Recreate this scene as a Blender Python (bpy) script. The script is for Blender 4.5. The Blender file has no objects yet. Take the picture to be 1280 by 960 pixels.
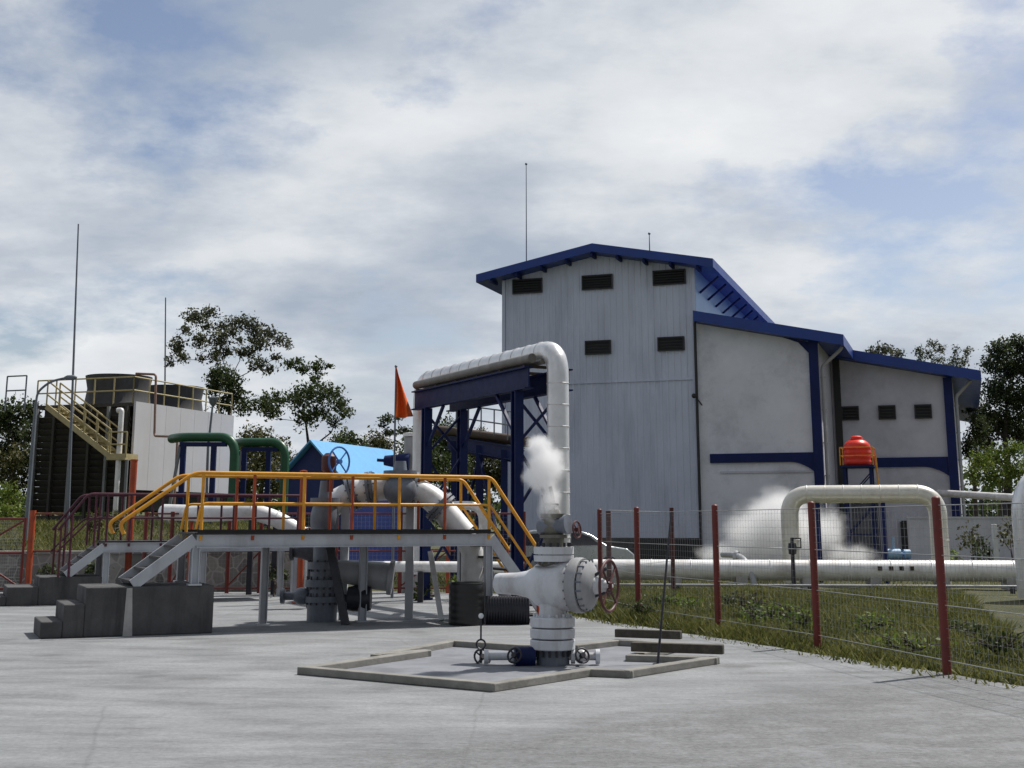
import bpy, bmesh, math, random
import numpy as np
from mathutils import Vector, Matrix
V = Vector
rnd = random.Random(11)
R = math.radians
scene = bpy.context.scene
COL = scene.collection
Z = V((0, 0, 1))

# ------------------------------------------------------------------ camera
F, PPY, HOR, HC = 1600.0, 326.0, 655.0, 1.65
TILT = math.atan((HOR - PPY) / F)
FW = V((0, math.cos(TILT), math.sin(TILT)))
UP = V((0, -math.sin(TILT), math.cos(TILT)))
CAM = V((0, 0, HC))
cd = bpy.data.cameras.new('camera')
cam = bpy.data.objects.new('camera', cd)
COL.objects.link(cam)
cam.location = CAM
cam.rotation_euler = (math.pi / 2 + TILT, 0, 0)
cd.sensor_width = 36
cd.lens = 36 * F / 1280
cd.shift_y = -(480 - PPY) / 1280
cd.clip_end = 6000
cd.clip_start = 0.1
scene.camera = cam


def ray(u, v):
    return V((1, 0, 0)) * ((u - 640) / F) + UP * ((PPY - v) / F) + FW


def at(u, v, Y):
    d = ray(u, v)
    return CAM + d * (Y / d.y)


def gz(u, v, z=0.0):
    d = ray(u, v)
    return CAM + d * ((z - HC) / d.z)


def hit(u, v, p0, n):
    d = ray(u, v)
    return CAM + d * ((p0 - CAM).dot(n) / d.dot(n))


# ------------------------------------------------------------------ materials
def new_mat(name):
    m = bpy.data.materials.new(name)
    m.use_nodes = True
    nt = m.node_tree
    nt.nodes.clear()
    out = nt.nodes.new('ShaderNodeOutputMaterial')
    return m, nt, out


def N(nt, kind, **kw):
    n = nt.nodes.new(kind)
    for k, v in kw.items():
        if k in n.inputs.keys():
            n.inputs[k].default_value = v
        else:
            setattr(n, k, v)
    return n


def ramp(nt, fac, stops):
    r = nt.nodes.new('ShaderNodeValToRGB')
    e = r.color_ramp.elements
    while len(e) < len(stops):
        e.new(0.5)
    for k, (p, c) in enumerate(stops):
        e[k].position = p
        e[k].color = c if len(c) == 4 else (*c, 1)
    nt.links.new(fac, r.inputs[0])
    return r.outputs[0]


def mix(nt, fac, a, b, mode='MIX'):
    m = nt.nodes.new('ShaderNodeMix')
    m.data_type = 'RGBA'
    m.blend_type = mode
    for sock, val in ((0, fac), (6, a), (7, b)):
        if hasattr(val, 'node'):
            nt.links.new(val, m.inputs[sock])
        else:
            m.inputs[sock].default_value = val if sock == 0 else (*val[:3], 1)
    return m.outputs[2]


def noise(nt, vec, scale, detail=5, rough=0.6):
    n = nt.nodes.new('ShaderNodeTexNoise')
    n.inputs['Scale'].default_value = scale
    n.inputs['Detail'].default_value = detail
    n.inputs['Roughness'].default_value = rough
    nt.links.new(vec, n.inputs['Vector'])
    return n.outputs['Fac']


def noise_col(nt, vec, scale):
    n = nt.nodes.new('ShaderNodeTexNoise')
    n.inputs['Scale'].default_value = scale
    n.inputs['Detail'].default_value = 6
    nt.links.new(vec, n.inputs['Vector'])
    return n.outputs['Color']


def scaled(nt, vec, s):
    m = nt.nodes.new('ShaderNodeMapping')
    m.inputs['Scale'].default_value = s
    nt.links.new(vec, m.inputs['Vector'])
    return m.outputs[0]


def mat(name, col, rough=0.6, metal=0.0, var=0.2, scale=2.0, stain=None, stain_amt=0.0, stain_scale=1.2,
        streak=False, bump=0.0, bscale=30.0, spec=0.5):
    m, nt, out = new_mat(name)
    tc = N(nt, 'ShaderNodeTexCoord')
    obj = tc.outputs['Object']
    a = tuple(c * (1 - var) for c in col)
    b = tuple(min(1, c * (1 + var * 0.7)) for c in col)
    f = noise(nt, obj, scale, 6, 0.65)
    f = ramp(nt, f, [(0.3, (0, 0, 0)), (0.7, (1, 1, 1))])
    c = mix(nt, f, a, b)
    if stain:
        vec = scaled(nt, obj, (1, 1, 0.12)) if streak else obj
        s = noise(nt, vec, stain_scale, 7, 0.7)
        s = ramp(nt, s, [(0.48, (0, 0, 0)), (0.72, (stain_amt,) * 3)])
        c = mix(nt, s, c, stain)
    p = N(nt, 'ShaderNodeBsdfPrincipled')
    nt.links.new(c, p.inputs['Base Color'])
    p.inputs['Metallic'].default_value = metal
    p.inputs['Specular IOR Level'].default_value = spec
    rr = noise(nt, obj, scale * 3, 3)
    mr = N(nt, 'ShaderNodeMapRange')
    mr.inputs['To Min'].default_value = max(0.05, rough - 0.12)
    mr.inputs['To Max'].default_value = min(1, rough + 0.12)
    nt.links.new(rr, mr.inputs['Value'])
    nt.links.new(mr.outputs[0], p.inputs['Roughness'])
    if bump:
        bn = noise(nt, obj, bscale, 6, 0.7)
        bp = N(nt, 'ShaderNodeBump')
        bp.inputs['Strength'].default_value = bump
        bp.inputs['Distance'].default_value = 0.02
        nt.links.new(bn, bp.inputs['Height'])
        nt.links.new(bp.outputs[0], p.inputs['Normal'])
    nt.links.new(p.outputs[0], out.inputs[0])
    return m


def leaf_mat(name, dark, light, trans=0.25):
    m, nt, out = new_mat(name)
    g = N(nt, 'ShaderNodeNewGeometry')
    tc = N(nt, 'ShaderNodeTexCoord')
    f = noise(nt, tc.outputs['Object'], 0.7, 3)
    f2 = mix(nt, 0.5, f, g.outputs['Random Per Island'])
    f2 = ramp(nt, f2, [(0.25, (0, 0, 0)), (0.75, (1, 1, 1))])
    c = mix(nt, f2, dark, light)
    d = N(nt, 'ShaderNodeBsdfPrincipled')
    nt.links.new(c, d.inputs['Base Color'])
    d.inputs['Roughness'].default_value = 0.6
    d.inputs['Specular IOR Level'].default_value = 0.25
    t = N(nt, 'ShaderNodeBsdfTranslucent')
    nt.links.new(c, t.inputs[0])
    ms = N(nt, 'ShaderNodeMixShader')
    ms.inputs[0].default_value = trans
    nt.links.new(d.outputs[0], ms.inputs[1])
    nt.links.new(t.outputs[0], ms.inputs[2])
    nt.links.new(ms.outputs[0], out.inputs[0])
    return m


M = {}
M['wall_blue'] = mat('wall_blue', (0.57, 0.605, 0.73), 0.45, 0, 0.08, 0.4, (0.26, 0.28, 0.36), 0.5, 1.1, True)
M['wall_white'] = mat('wall_white', (0.70, 0.71, 0.78), 0.8, 0, 0.10, 0.6, (0.30, 0.30, 0.36), 0.6, 0.45, False, 0.15, 12)
M['wall_grey'] = mat('wall_grey', (0.53, 0.53, 0.60), 0.8, 0, 0.12, 0.6, (0.25, 0.25, 0.30), 0.55, 0.45, False, 0.15, 12)
M['clerestory'] = mat('clerestory', (0.30, 0.47, 0.62), 0.4, 0, 0.08, 0.6)
M['roof_blue'] = mat('roof_blue', (0.007, 0.040, 0.25), 0.4, 0, 0.2, 0.8)
M['navy'] = mat('navy', (0.006, 0.015, 0.095), 0.6, 0, 0.25, 1.5, spec=0.25)
M['rack_blue'] = mat('rack_blue', (0.004, 0.012, 0.075), 0.55, 0, 0.3, 2.0, spec=0.25)
M['dark'] = mat('dark', (0.012, 0.012, 0.014), 0.5, 0, 0.3, 3)
M['dark_slat'] = mat('dark_slat', (0.014, 0.014, 0.016), 0.45, 0, 0.3, 3)
M['pipe_grey'] = mat('pipe_grey', (0.34, 0.35, 0.37), 0.5, 0, 0.15, 3, (0.2, 0.18, 0.16), 0.5, 2, True)
M['clad'] = mat('clad', (0.74, 0.74, 0.75), 0.33, 0.55, 0.10, 4, (0.40, 0.38, 0.36), 0.5, 3, True)
M['clad_white'] = mat('clad_white', (0.78, 0.78, 0.78), 0.45, 0.15, 0.12, 3, (0.36, 0.31, 0.25), 0.6, 2.2)
M['clad_cream'] = mat('clad_cream', (0.68, 0.66, 0.60), 0.35, 0.35, 0.12, 4, (0.42, 0.38, 0.30), 0.4, 3)
M['well_white'] = mat('well_white', (0.60, 0.62, 0.66), 0.4, 0, 0.12, 4, (0.28, 0.25, 0.22), 0.7, 3.5, True, 0.1, 40)
M['well_grey'] = mat('well_grey', (0.15, 0.17, 0.21), 0.45, 0, 0.2, 5, (0.08, 0.07, 0.07), 0.7, 4, True, 0.15, 40)
M['well_olive'] = mat('well_olive', (0.16, 0.155, 0.13), 0.5, 0.2, 0.3, 6, (0.07, 0.045, 0.03), 0.8, 5)
M['steel_dark'] = mat('steel_dark', (0.035, 0.035, 0.045), 0.5, 0.3, 0.35, 6)
M['maroon'] = mat('maroon', (0.085, 0.018, 0.020), 0.5, 0, 0.3, 6, (0.04, 0.02, 0.015), 0.5, 8)
M['red_post'] = mat('red_post', (0.15, 0.018, 0.014), 0.5, 0, 0.25, 5, (0.10, 0.03, 0.02), 0.6, 5, True)
M['orange_post'] = mat('orange_post', (0.36, 0.055, 0.012), 0.5, 0, 0.25, 5, (0.2, 0.04, 0.02), 0.5, 4, True)
M['purple_rail'] = mat('purple_rail', (0.075, 0.012, 0.028), 0.5, 0, 0.3, 5)
M['yellow_rail'] = mat('yellow_rail', (0.74, 0.34, 0.02), 0.45, 0, 0.15, 4, (0.42, 0.12, 0.02), 0.7, 6)
M['cream_rail'] = mat('cream_rail', (0.42, 0.35, 0.18), 0.5, 0, 0.2, 4)
M['platform_grey'] = mat('platform_grey', (0.46, 0.48, 0.52), 0.55, 0, 0.12, 3, (0.2, 0.18, 0.17), 0.5, 2, True)
M['grating'] = mat('grating', (0.025, 0.022, 0.022), 0.6, 0.3, 0.3, 8)
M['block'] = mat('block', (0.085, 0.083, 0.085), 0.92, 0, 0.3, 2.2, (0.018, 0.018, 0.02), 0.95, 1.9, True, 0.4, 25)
M['block_pale'] = mat('block_pale', (0.42, 0.41, 0.40), 0.92, 0, 0.2, 4, (0.2, 0.2, 0.2), 0.7, 3, True, 0.3, 25)
M['curb'] = mat('curb', (0.235, 0.228, 0.21), 0.92, 0, 0.25, 3, (0.12, 0.115, 0.10), 0.8, 2.5, False, 0.4, 30)
M['slim_pipe'] = mat('slim_pipe', (0.17, 0.16, 0.145), 0.5, 0.1, 0.3, 3, (0.07, 0.05, 0.04), 0.7, 2.5)
M['curb_shade'] = mat('curb_shade', (0.075, 0.068, 0.055), 0.9, 0, 0.35, 4, (0.03, 0.028, 0.024), 0.8, 6, False, 0.4, 30)  # dark brown that paints in the shade on curb faces
M['tower_white'] = mat('tower_white', (0.50, 0.50, 0.53), 0.75, 0, 0.06, 1, (0.44, 0.43, 0.42), 0.5, 0.8, True)
M['tower_dark'] = mat('tower_dark', (0.040, 0.036, 0.032), 0.75, 0, 0.4, 1.2, (0.07, 0.07, 0.06), 0.7, 1.5, True)
M['stack_dark'] = mat('stack_dark', (0.04, 0.04, 0.046), 0.7, 0, 0.3, 2, (0.1, 0.1, 0.1), 0.5, 1.5, True)
M['tower_post'] = mat('tower_post', (0.20, 0.21, 0.22), 0.6, 0, 0.2, 3)
M['green_pipe'] = mat('green_pipe', (0.006, 0.072, 0.028), 0.4, 0, 0.25, 3)
M['mast'] = mat('mast', (0.16, 0.18, 0.21), 0.5, 0.3, 0.2, 3)
M['rust_pipe'] = mat('rust_pipe', (0.26, 0.15, 0.12), 0.6, 0, 0.25, 4)
M['shed_roof'] = mat('shed_roof', (0.11, 0.37, 0.68), 0.4, 0, 0.1, 1.5)
M['shed_wall'] = mat('shed_wall', (0.006, 0.020, 0.125), 0.55, 0, 0.2, 1.5)
M['tank_orange'] = mat('tank_orange', (0.75, 0.030, 0.012), 0.35, 0, 0.12, 3)
M['flag'] = mat('flag', (0.78, 0.12, 0.01), 0.8, 0, 0.15, 5)
M['drum'] = mat('drum', (0.010, 0.010, 0.011), 0.35, 0, 0.3, 3)
M['rubble'] = None
M['trunk'] = mat('trunk', (0.075, 0.06, 0.048), 0.9, 0, 0.35, 4, None, 0, 1, False, 0.6, 15)
M['trunk_dark'] = mat('trunk_dark', (0.035, 0.03, 0.026), 0.9, 0, 0.35, 4, None, 0, 1, False, 0.6, 15)
M['ball'] = mat('ball', (0.75, 0.76, 0.78), 0.4, 0, 0.1, 5)
M['car_body'] = mat('car_body', (0.42, 0.45, 0.48), 0.25, 0.5, 0.05, 2)
M['glass_dark'] = mat('glass_dark', (0.010, 0.018, 0.045), 0.08, 0, 0.1, 2, spec=0.8)
M['rubber'] = mat('rubber', (0.015, 0.015, 0.015), 0.8, 0, 0.2, 5)
M['blue_wheel'] = mat('blue_wheel', (0.03, 0.13, 0.42), 0.45, 0, 0.2, 5)
M['pump_blue'] = mat('pump_blue', (0.25, 0.42, 0.62), 0.45, 0, 0.2, 5)
M['wire'] = mat('wire', (0.34, 0.35, 0.36), 0.45, 0.6, 0.2, 8)
M['white_wall'] = mat('white_wall', (0.62, 0.63, 0.65), 0.85, 0, 0.06, 1, (0.42, 0.41, 0.38), 0.45, 1.0, True, 0.2, 20)
M['brown'] = mat('brown', (0.055, 0.036, 0.026), 0.8, 0, 0.3, 5)
M['leaf_dark'] = leaf_mat('leaf_dark', (0.018, 0.028, 0.012), (0.080, 0.105, 0.038), 0.35)
M['leaf_mid'] = leaf_mat('leaf_mid', (0.024, 0.040, 0.014), (0.095, 0.125, 0.038), 0.35)
M['leaf_grey'] = leaf_mat('leaf_grey', (0.036, 0.044, 0.024), (0.135, 0.145, 0.078), 0.3)
M['leaf_bright'] = leaf_mat('leaf_bright', (0.06, 0.105, 0.018), (0.21, 0.265, 0.05), 0.35)
M['leaf_olive'] = leaf_mat('leaf_olive', (0.040, 0.045, 0.014), (0.130, 0.125, 0.040))
M['grass_blade'] = leaf_mat('grass_blade', (0.055, 0.066, 0.016), (0.205, 0.205, 0.060), 0.35)


def rubble_mat():
    m, nt, out = new_mat('rubble')
    tc = N(nt, 'ShaderNodeTexCoord')
    vo = N(nt, 'ShaderNodeTexVoronoi', Scale=3.2)
    nt.links.new(tc.outputs['Object'], vo.inputs['Vector'])
    ve = N(nt, 'ShaderNodeTexVoronoi', feature='DISTANCE_TO_EDGE', Scale=3.2)
    nt.links.new(tc.outputs['Object'], ve.inputs['Vector'])
    bw = N(nt, 'ShaderNodeRGBToBW')
    nt.links.new(vo.outputs['Color'], bw.inputs[0])
    c = mix(nt, bw.outputs[0], (0.10, 0.10, 0.10), (0.30, 0.29, 0.27))
    e = ramp(nt, ve.outputs['Distance'], [(0.02, (1, 1, 1)), (0.07, (0, 0, 0))])
    c = mix(nt, e, c, (0.33, 0.32, 0.30))
    p = N(nt, 'ShaderNodeBsdfPrincipled', Roughness=0.95)
    nt.links.new(c, p.inputs['Base Color'])
    bp = N(nt, 'ShaderNodeBump', Strength=0.6, Distance=0.05)
    nt.links.new(ve.outputs['Distance'], bp.inputs['Height'])
    nt.links.new(bp.outputs[0], p.inputs['Normal'])
    nt.links.new(p.outputs[0], out.inputs[0])
    return m


M['rubble'] = rubble_mat()


def concrete_mat():
    m, nt, out = new_mat('pad_concrete')
    tc = N(nt, 'ShaderNodeTexCoord')
    o = tc.outputs['Object']
    f = noise(nt, o, 0.55, 8, 0.62)
    f = ramp(nt, f, [(0.32, (0, 0, 0)), (0.68, (1, 1, 1))])
    c = mix(nt, f, (0.185, 0.192, 0.202), (0.285, 0.295, 0.308))
    f2 = noise(nt, scaled(nt, o, (0.35, 1.1, 1)), 1.9, 7, 0.7)
    f2 = ramp(nt, f2, [(0.42, (0, 0, 0)), (0.75, (0.85,) * 3)])
    c = mix(nt, f2, c, (0.095, 0.097, 0.098))
    f5 = noise(nt, scaled(nt, o, (0.5, 1.3, 1)), 0.8, 8, 0.72)
    f5 = ramp(nt, f5, [(0.50, (0, 0, 0)), (0.68, (0.75,) * 3)])
    c = mix(nt, f5, c, (0.29, 0.30, 0.31))
    f3 = noise(nt, o, 18, 9, 0.85)
    f3 = ramp(nt, f3, [(0.3, (0.6,) * 3), (0.7, (1.25,) * 3)])
    c = mix(nt, 1.0, c, f3, 'MULTIPLY')
    wv = mix(nt, 0.10, o, noise_col(nt, o, 1.3))
    cr = N(nt, 'ShaderNodeTexVoronoi', feature='DISTANCE_TO_EDGE', Scale=0.22)
    nt.links.new(wv, cr.inputs['Vector'])
    ck = ramp(nt, cr.outputs['Distance'], [(0.0, (0.25,) * 3), (0.0012, (0, 0, 0))])
    c = mix(nt, ck, c, (0.07, 0.07, 0.068))
    f6 = noise(nt, o, 0.9, 3, 0.5)
    f6 = ramp(nt, f6, [(0.63, (0, 0, 0)), (0.74, (0.65,) * 3)])
    c = mix(nt, f6, c, (0.085, 0.086, 0.09))
    # worn, broken front strip of the pad: rough dark aggregate with an uneven edge
    sep = N(nt, 'ShaderNodeSeparateXYZ')
    nt.links.new(o, sep.inputs[0])
    n1 = noise(nt, o, 0.9, 10, 0.75)
    ma = N(nt, 'ShaderNodeMath', operation='MULTIPLY_ADD')
    ma.inputs[1].default_value = -0.90
    nt.links.new(sep.outputs[0], ma.inputs[0])
    nt.links.new(sep.outputs[1], ma.inputs[2])          # y - .9 x
    mb = N(nt, 'ShaderNodeMath', operation='MULTIPLY_ADD')
    mb.inputs[1].default_value = 3.0
    nt.links.new(n1, mb.inputs[0])
    nt.links.new(ma.outputs[0], mb.inputs[2])
    mr = N(nt, 'ShaderNodeMapRange')
    mr.inputs['From Min'].default_value = 12.7
    mr.inputs['From Max'].default_value = 11.9
    nt.links.new(mb.outputs[0], mr.inputs['Value'])
    g = noise(nt, o, 17, 8, 0.85)
    g = ramp(nt, g, [(0.40, (0.030, 0.030, 0.031)), (0.60, (0.17, 0.171, 0.172))])
    g2 = noise(nt, o, 2.4, 10, 0.8)
    g2 = ramp(nt, g2, [(0.34, (0.05,) * 3), (0.56, (0.62,) * 3)])
    mm = mix(nt, 1.0, mr.outputs[0], g2, 'MULTIPLY')
    c = mix(nt, mm, c, g)
    p = N(nt, 'ShaderNodeBsdfPrincipled', Roughness=0.88)
    nt.links.new(c, p.inputs['Base Color'])
    h = noise(nt, o, 14, 9, 0.75)
    bp = N(nt, 'ShaderNodeBump', Strength=0.5, Distance=0.02)
    nt.links.new(h, bp.inputs['Height'])
    nt.links.new(bp.outputs[0], p.inputs['Normal'])
    nt.links.new(p.outputs[0], out.inputs[0])
    return m


M['pad'] = concrete_mat()
M['cellar'] = mat('cellar', (0.19, 0.20, 0.225), 0.8, 0, 0.25, 1.2, (0.10, 0.105, 0.12), 0.85, 1.6, False, 0.35, 20)


def ground_mat():
    m, nt, out = new_mat('ground_grass')
    tc = N(nt, 'ShaderNodeTexCoord')
    o = tc.outputs['Object']
    f = noise(nt, o, 0.5, 8, 0.7)
    c = ramp(nt, f, [(0.3, (0.045, 0.052, 0.016)), (0.5, (0.085, 0.088, 0.026)), (0.7, (0.135, 0.115, 0.045))])
    f3 = noise(nt, o, 14, 6, 0.8)
    f3 = ramp(nt, f3, [(0.3, (0.45,) * 3), (0.7, (1.25,) * 3)])
    c = mix(nt, 1.0, c, f3, 'MULTIPLY')
    p = N(nt, 'ShaderNodeBsdfPrincipled', Roughness=0.95)
    nt.links.new(c, p.inputs['Base Color'])
    bp = N(nt, 'ShaderNodeBump', Strength=1.0, Distance=0.08)
    nt.links.new(noise(nt, o, 9, 8, 0.8), bp.inputs['Height'])
    nt.links.new(bp.outputs[0], p.inputs['Normal'])
    nt.links.new(p.outputs[0], out.inputs[0])
    return m


M['ground'] = ground_mat()


# ------------------------------------------------------------------ mesh builder
def frame_of(d):
    d = d.normalized()
    a = Z if abs(d.z) < 0.95 else V((1, 0, 0))
    x = a.cross(d).normalized()
    return x, d.cross(x).normalized(), d


class MB:
    def __init__(s):
        s.v = []
        s.f = []

    def add(s, vs, fs):
        b = len(s.v)
        s.v += [V(p) for p in vs]
        s.f += [tuple(i + b for i in f) for f in fs]
        return s

    def box(s, c, size, ax=None):
        ex, ey, ez = ax if ax else (V((1, 0, 0)), V((0, 1, 0)), Z)
        c = V(c)
        vs = [c + ex * (size[0] * a / 2) + ey * (size[1] * b / 2) + ez * (size[2] * d / 2)
              for d in (-1, 1) for a, b in ((-1, -1), (1, -1), (1, 1), (-1, 1))]
        return s.add(vs, [(3, 2, 1, 0), (4, 5, 6, 7), (0, 1, 5, 4), (1, 2, 6, 5), (2, 3, 7, 6), (3, 0, 4, 7)])

    def bar(s, p0, p1, w, h, up=Z):
        p0, p1 = V(p0), V(p1)
        d = (p1 - p0)
        L = d.length
        d.normalize()
        x = up.cross(d)
        if x.length < 1e-4:
            x = V((1, 0, 0))
        x.normalize()
        y = d.cross(x)
        return s.box((p0 + p1) / 2, (w, h, L), (x, y, d))

    def ibeam(s, p0, p1, w, h, up=Z, t=0.03):
        p0, p1 = V(p0), V(p1)
        d = (p1 - p0).normalized()
        x = up.cross(d)
        if x.length < 1e-4:
            x = V((1, 0, 0))
        x.normalize()
        y = d.cross(x)
        s.bar(p0, p1, t, h - 2 * t, up)
        for k in (-1, 1):
            o = y * (k * (h / 2 - t / 2))
            s.bar(p0 + o, p1 + o, w, t, up)
        return s

    def tube(s, pts, r, n=10, caps=True):
        pts = [V(p) for p in pts]
        k = len(pts)
        rs = r if isinstance(r, (list, tuple)) else [r] * k
        tang = []
        for i in range(k):
            a = pts[max(0, i - 1)]
            b = pts[min(k - 1, i + 1)]
            tang.append((b - a).normalized())
        x, y, _ = frame_of(tang[0])
        vs = []
        for i in range(k):
            if i:
                q = tang[i - 1].rotation_difference(tang[i])
                x = q @ x
                y = q @ y
            vs += [pts[i] + (x * math.cos(2 * math.pi * j / n) + y * math.sin(2 * math.pi * j / n)) * rs[i] for j in range(n)]
        fs = []
        for i in range(k - 1):
            for j in range(n):
                a, b = i * n + j, i * n + (j + 1) % n
                fs.append((a, b, b + n, a + n))
        if caps:
            fs.append(tuple(range(n))[::-1])
            fs.append(tuple(range((k - 1) * n, k * n)))
        return s.add(vs, fs)

    def cyl(s, p0, p1, r0, r1=None, n=16):
        return s.tube([p0, p1], [r0, r0 if r1 is None else r1], n)

    def lathe(s, p0, axis, prof, n=24):
        x, y, d = frame_of(V(axis))
        p0 = V(p0)
        vs, fs = [], []
        for t, r in prof:
            vs += [p0 + d * t + (x * math.cos(2 * math.pi * j / n) + y * math.sin(2 * math.pi * j / n)) * max(r, 1e-4) for j in range(n)]
        k = len(prof)
        for i in range(k - 1):
            for j in range(n):
                a, b = i * n + j, i * n + (j + 1) % n
                fs.append((a, b, b + n, a + n))
        fs.append(tuple(range(n))[::-1])
        fs.append(tuple(range((k - 1) * n, k * n)))
        return s.add(vs, fs)

    def torus(s, c, axis, Rr, r, n=28, m=8, a0=0, a1=2 * math.pi):
        x, y, d = frame_of(V(axis))
        c = V(c)
        pts = []
        closed = abs(a1 - a0 - 2 * math.pi) < 1e-6
        k = n if closed else n + 1
        vs, fs = [], []
        for i in range(k):
            a = a0 + (a1 - a0) * i / n
            o = x * math.cos(a) + y * math.sin(a)
            for j in range(m):
                b = 2 * math.pi * j / m
                vs.append(c + o * (Rr + r * math.cos(b)) + d * (r * math.sin(b)))
        for i in range(n):
            i2 = (i + 1) % k
            for j in range(m):
                j2 = (j + 1) % m
                fs.append((i * m + j, i2 * m + j, i2 * m + j2, i * m + j2))
        return s.add(vs, fs)

    def prism(s, poly, ext):
        poly = [V(p) for p in poly]
        ext = V(ext)
        n = len(poly)
        vs = poly + [p + ext for p in poly]
        fs = [tuple(range(n))[::-1], tuple(range(n, 2 * n))]
        fs += [(i, (i + 1) % n, n + (i + 1) % n, n + i) for i in range(n)]
        return s.add(vs, fs)

    def sphere(s, c, r, n=16, m=10, sc=(1, 1, 1)):
        c = V(c)
        vs, fs = [], []
        for i in range(m + 1):
            th = math.pi * i / m
            for j in range(n):
                ph = 2 * math.pi * j / n
                vs.append(c + V((r * sc[0] * math.sin(th) * math.cos(ph), r * sc[1] * math.sin(th) * math.sin(ph), r * sc[2] * math.cos(th))))
        for i in range(m):
            for j in range(n):
                a, b = i * n + j, i * n + (j + 1) % n
                fs.append((a, a + n, b + n, b))
        return s.add(vs, fs)

    def bolts(s, c, axis, Rr, k, r, h):
        x, y, d = frame_of(V(axis))
        for i in range(k):
            a = 2 * math.pi * (i + 0.5) / k
            p = V(c) + (x * math.cos(a) + y * math.sin(a)) * Rr
            s.tube([p, p + d * h], r, 6)
        return s

    def build(s, name, m, parent=None, bevel=0.0, smooth=True, recalc=True):
        me = bpy.data.meshes.new(name)
        Mi = WORLD.get(parent.name).inverted() if parent else Matrix()
        me.from_pydata([tuple(Mi @ p) for p in s.v], [], s.f)
        if recalc:
            bm = bmesh.new()
            bm.from_mesh(me)
            bmesh.ops.recalc_face_normals(bm, faces=bm.faces[:])
            bm.to_mesh(me)
            bm.free()
        if smooth:
            me.polygons.foreach_set('use_smooth', [True] * len(me.polygons))
            me.set_sharp_from_angle(angle=R(38))
        me.materials.append(M[m] if isinstance(m, str) else m)
        o = bpy.data.objects.new(name, me)
        COL.objects.link(o)
        if parent:
            o.parent = parent
            WORLD[o.name] = WORLD[parent.name]
        else:
            WORLD[o.name] = Matrix()
        if bevel:
            b = o.modifiers.new('bevel', 'BEVEL')
            b.width = bevel
            b.segments = 2
            b.limit_method = 'ANGLE'
        return o


WORLD = {}


def tag(o, label, cat, group=None):
    o['label'] = label
    o['category'] = cat
    if group:
        o['group'] = group
    return o


def thing(name, label, cat, loc, group=None):
    o = bpy.data.objects.new(name, None)
    COL.objects.link(o)
    o.location = loc
    o.empty_display_size = 0.3
    WORLD[o.name] = Matrix.Translation(V(loc))
    return tag(o, label, cat, group)


def solo(name, mb, m, label, cat, loc, group=None, bevel=0.0):
    """a thing made of one mesh, its origin at its base"""
    loc = V(loc)
    mb.v = [p - loc for p in mb.v]
    o = mb.build(name, m, None, bevel)
    o.location = loc
    return tag(o, label, cat, group)


def struct(name, mb, m, kind='structure', smooth=True, recalc=True):
    o = mb.build(name, m, None, 0, smooth, recalc)
    o['kind'] = kind
    return o


def rounded(pts, rad, k=7):
    pts = [V(p) for p in pts]
    out = [pts[0]]
    for i in range(1, len(pts) - 1):
        a, b, c = pts[i - 1], pts[i], pts[i + 1]
        d0, d1 = (a - b), (c - b)
        r = min(rad, d0.length * 0.49, d1.length * 0.49)
        p0, p1 = b + d0.normalized() * r, b + d1.normalized() * r
        for j in range(k + 1):
            t = j / k
            out.append(p0 * (1 - t) ** 2 + b * (2 * t * (1 - t)) + p1 * t ** 2)
    out.append(pts[-1])
    return out


def handwheel(name, c, axis, Rr, r, m, parent, spokes=4, n=28):
    x, y, d = frame_of(V(axis))
    mb = MB().torus(c, axis, Rr, r, n, 8)
    for i in range(spokes):
        a = math.pi / 4 + 2 * math.pi * i / spokes
        mb.tube([V(c), V(c) + (x * math.cos(a) + y * math.sin(a)) * Rr], r * 0.75, 6)
    mb.cyl(V(c) - d * r * 2, V(c) + d * r * 2.5, r * 2.4, None, 12)
    return mb.build(name, m, parent)


# ------------------------------------------------------------------ ground
SA = R(19.2)
E1 = V((math.cos(SA), -math.sin(SA), 0))
E2 = V((math.sin(SA), math.cos(SA), 0))


def sstep(a, b, x):
    t = max(0.0, min(1.0, (x - a) / (b - a)))
    return t * t * (3 - 2 * t)


def ground_z(x, y):
    z = -0.06
    if y > 33.2:
        sx = 1 - sstep(-7.6, -4.6, x + 0.12 * (y - 33))
        z += sx * (0.90 + 0.75 * sstep(33.4, 42, y)) if y > 33.35 else 0
    r = sstep(110, 500, math.hypot(x, y))
    return z - 0.05 * sstep(33, 55, y) + 6 * r


xs = [-2500, -900, -400, -200, -120] + [-80 + 1.0 * i for i in range(161)] + [120, 200, 400, 900, 2500]
ys = [-600, -200, -60] + [-20 + 1.0 * i for i in range(53)] + [33.2, 33.6] + [34 + 1.0 * i for i in range(70)] + [120, 160, 260, 500, 1000, 2600]
g = MB()
g.v = [V((x, y, ground_z(x, y) + (rnd.uniform(-.03, .03) if y > 34 and abs(x) < 81 else 0))) for y in ys for x in xs]
nx = len(xs)
g.f = [(j * nx + i, j * nx + i + 1, (j + 1) * nx + i + 1, (j + 1) * nx + i) for j in range(len(ys) - 1) for i in range(nx - 1)]
struct('ground', g, 'ground', smooth=False, recalc=False)

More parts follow.
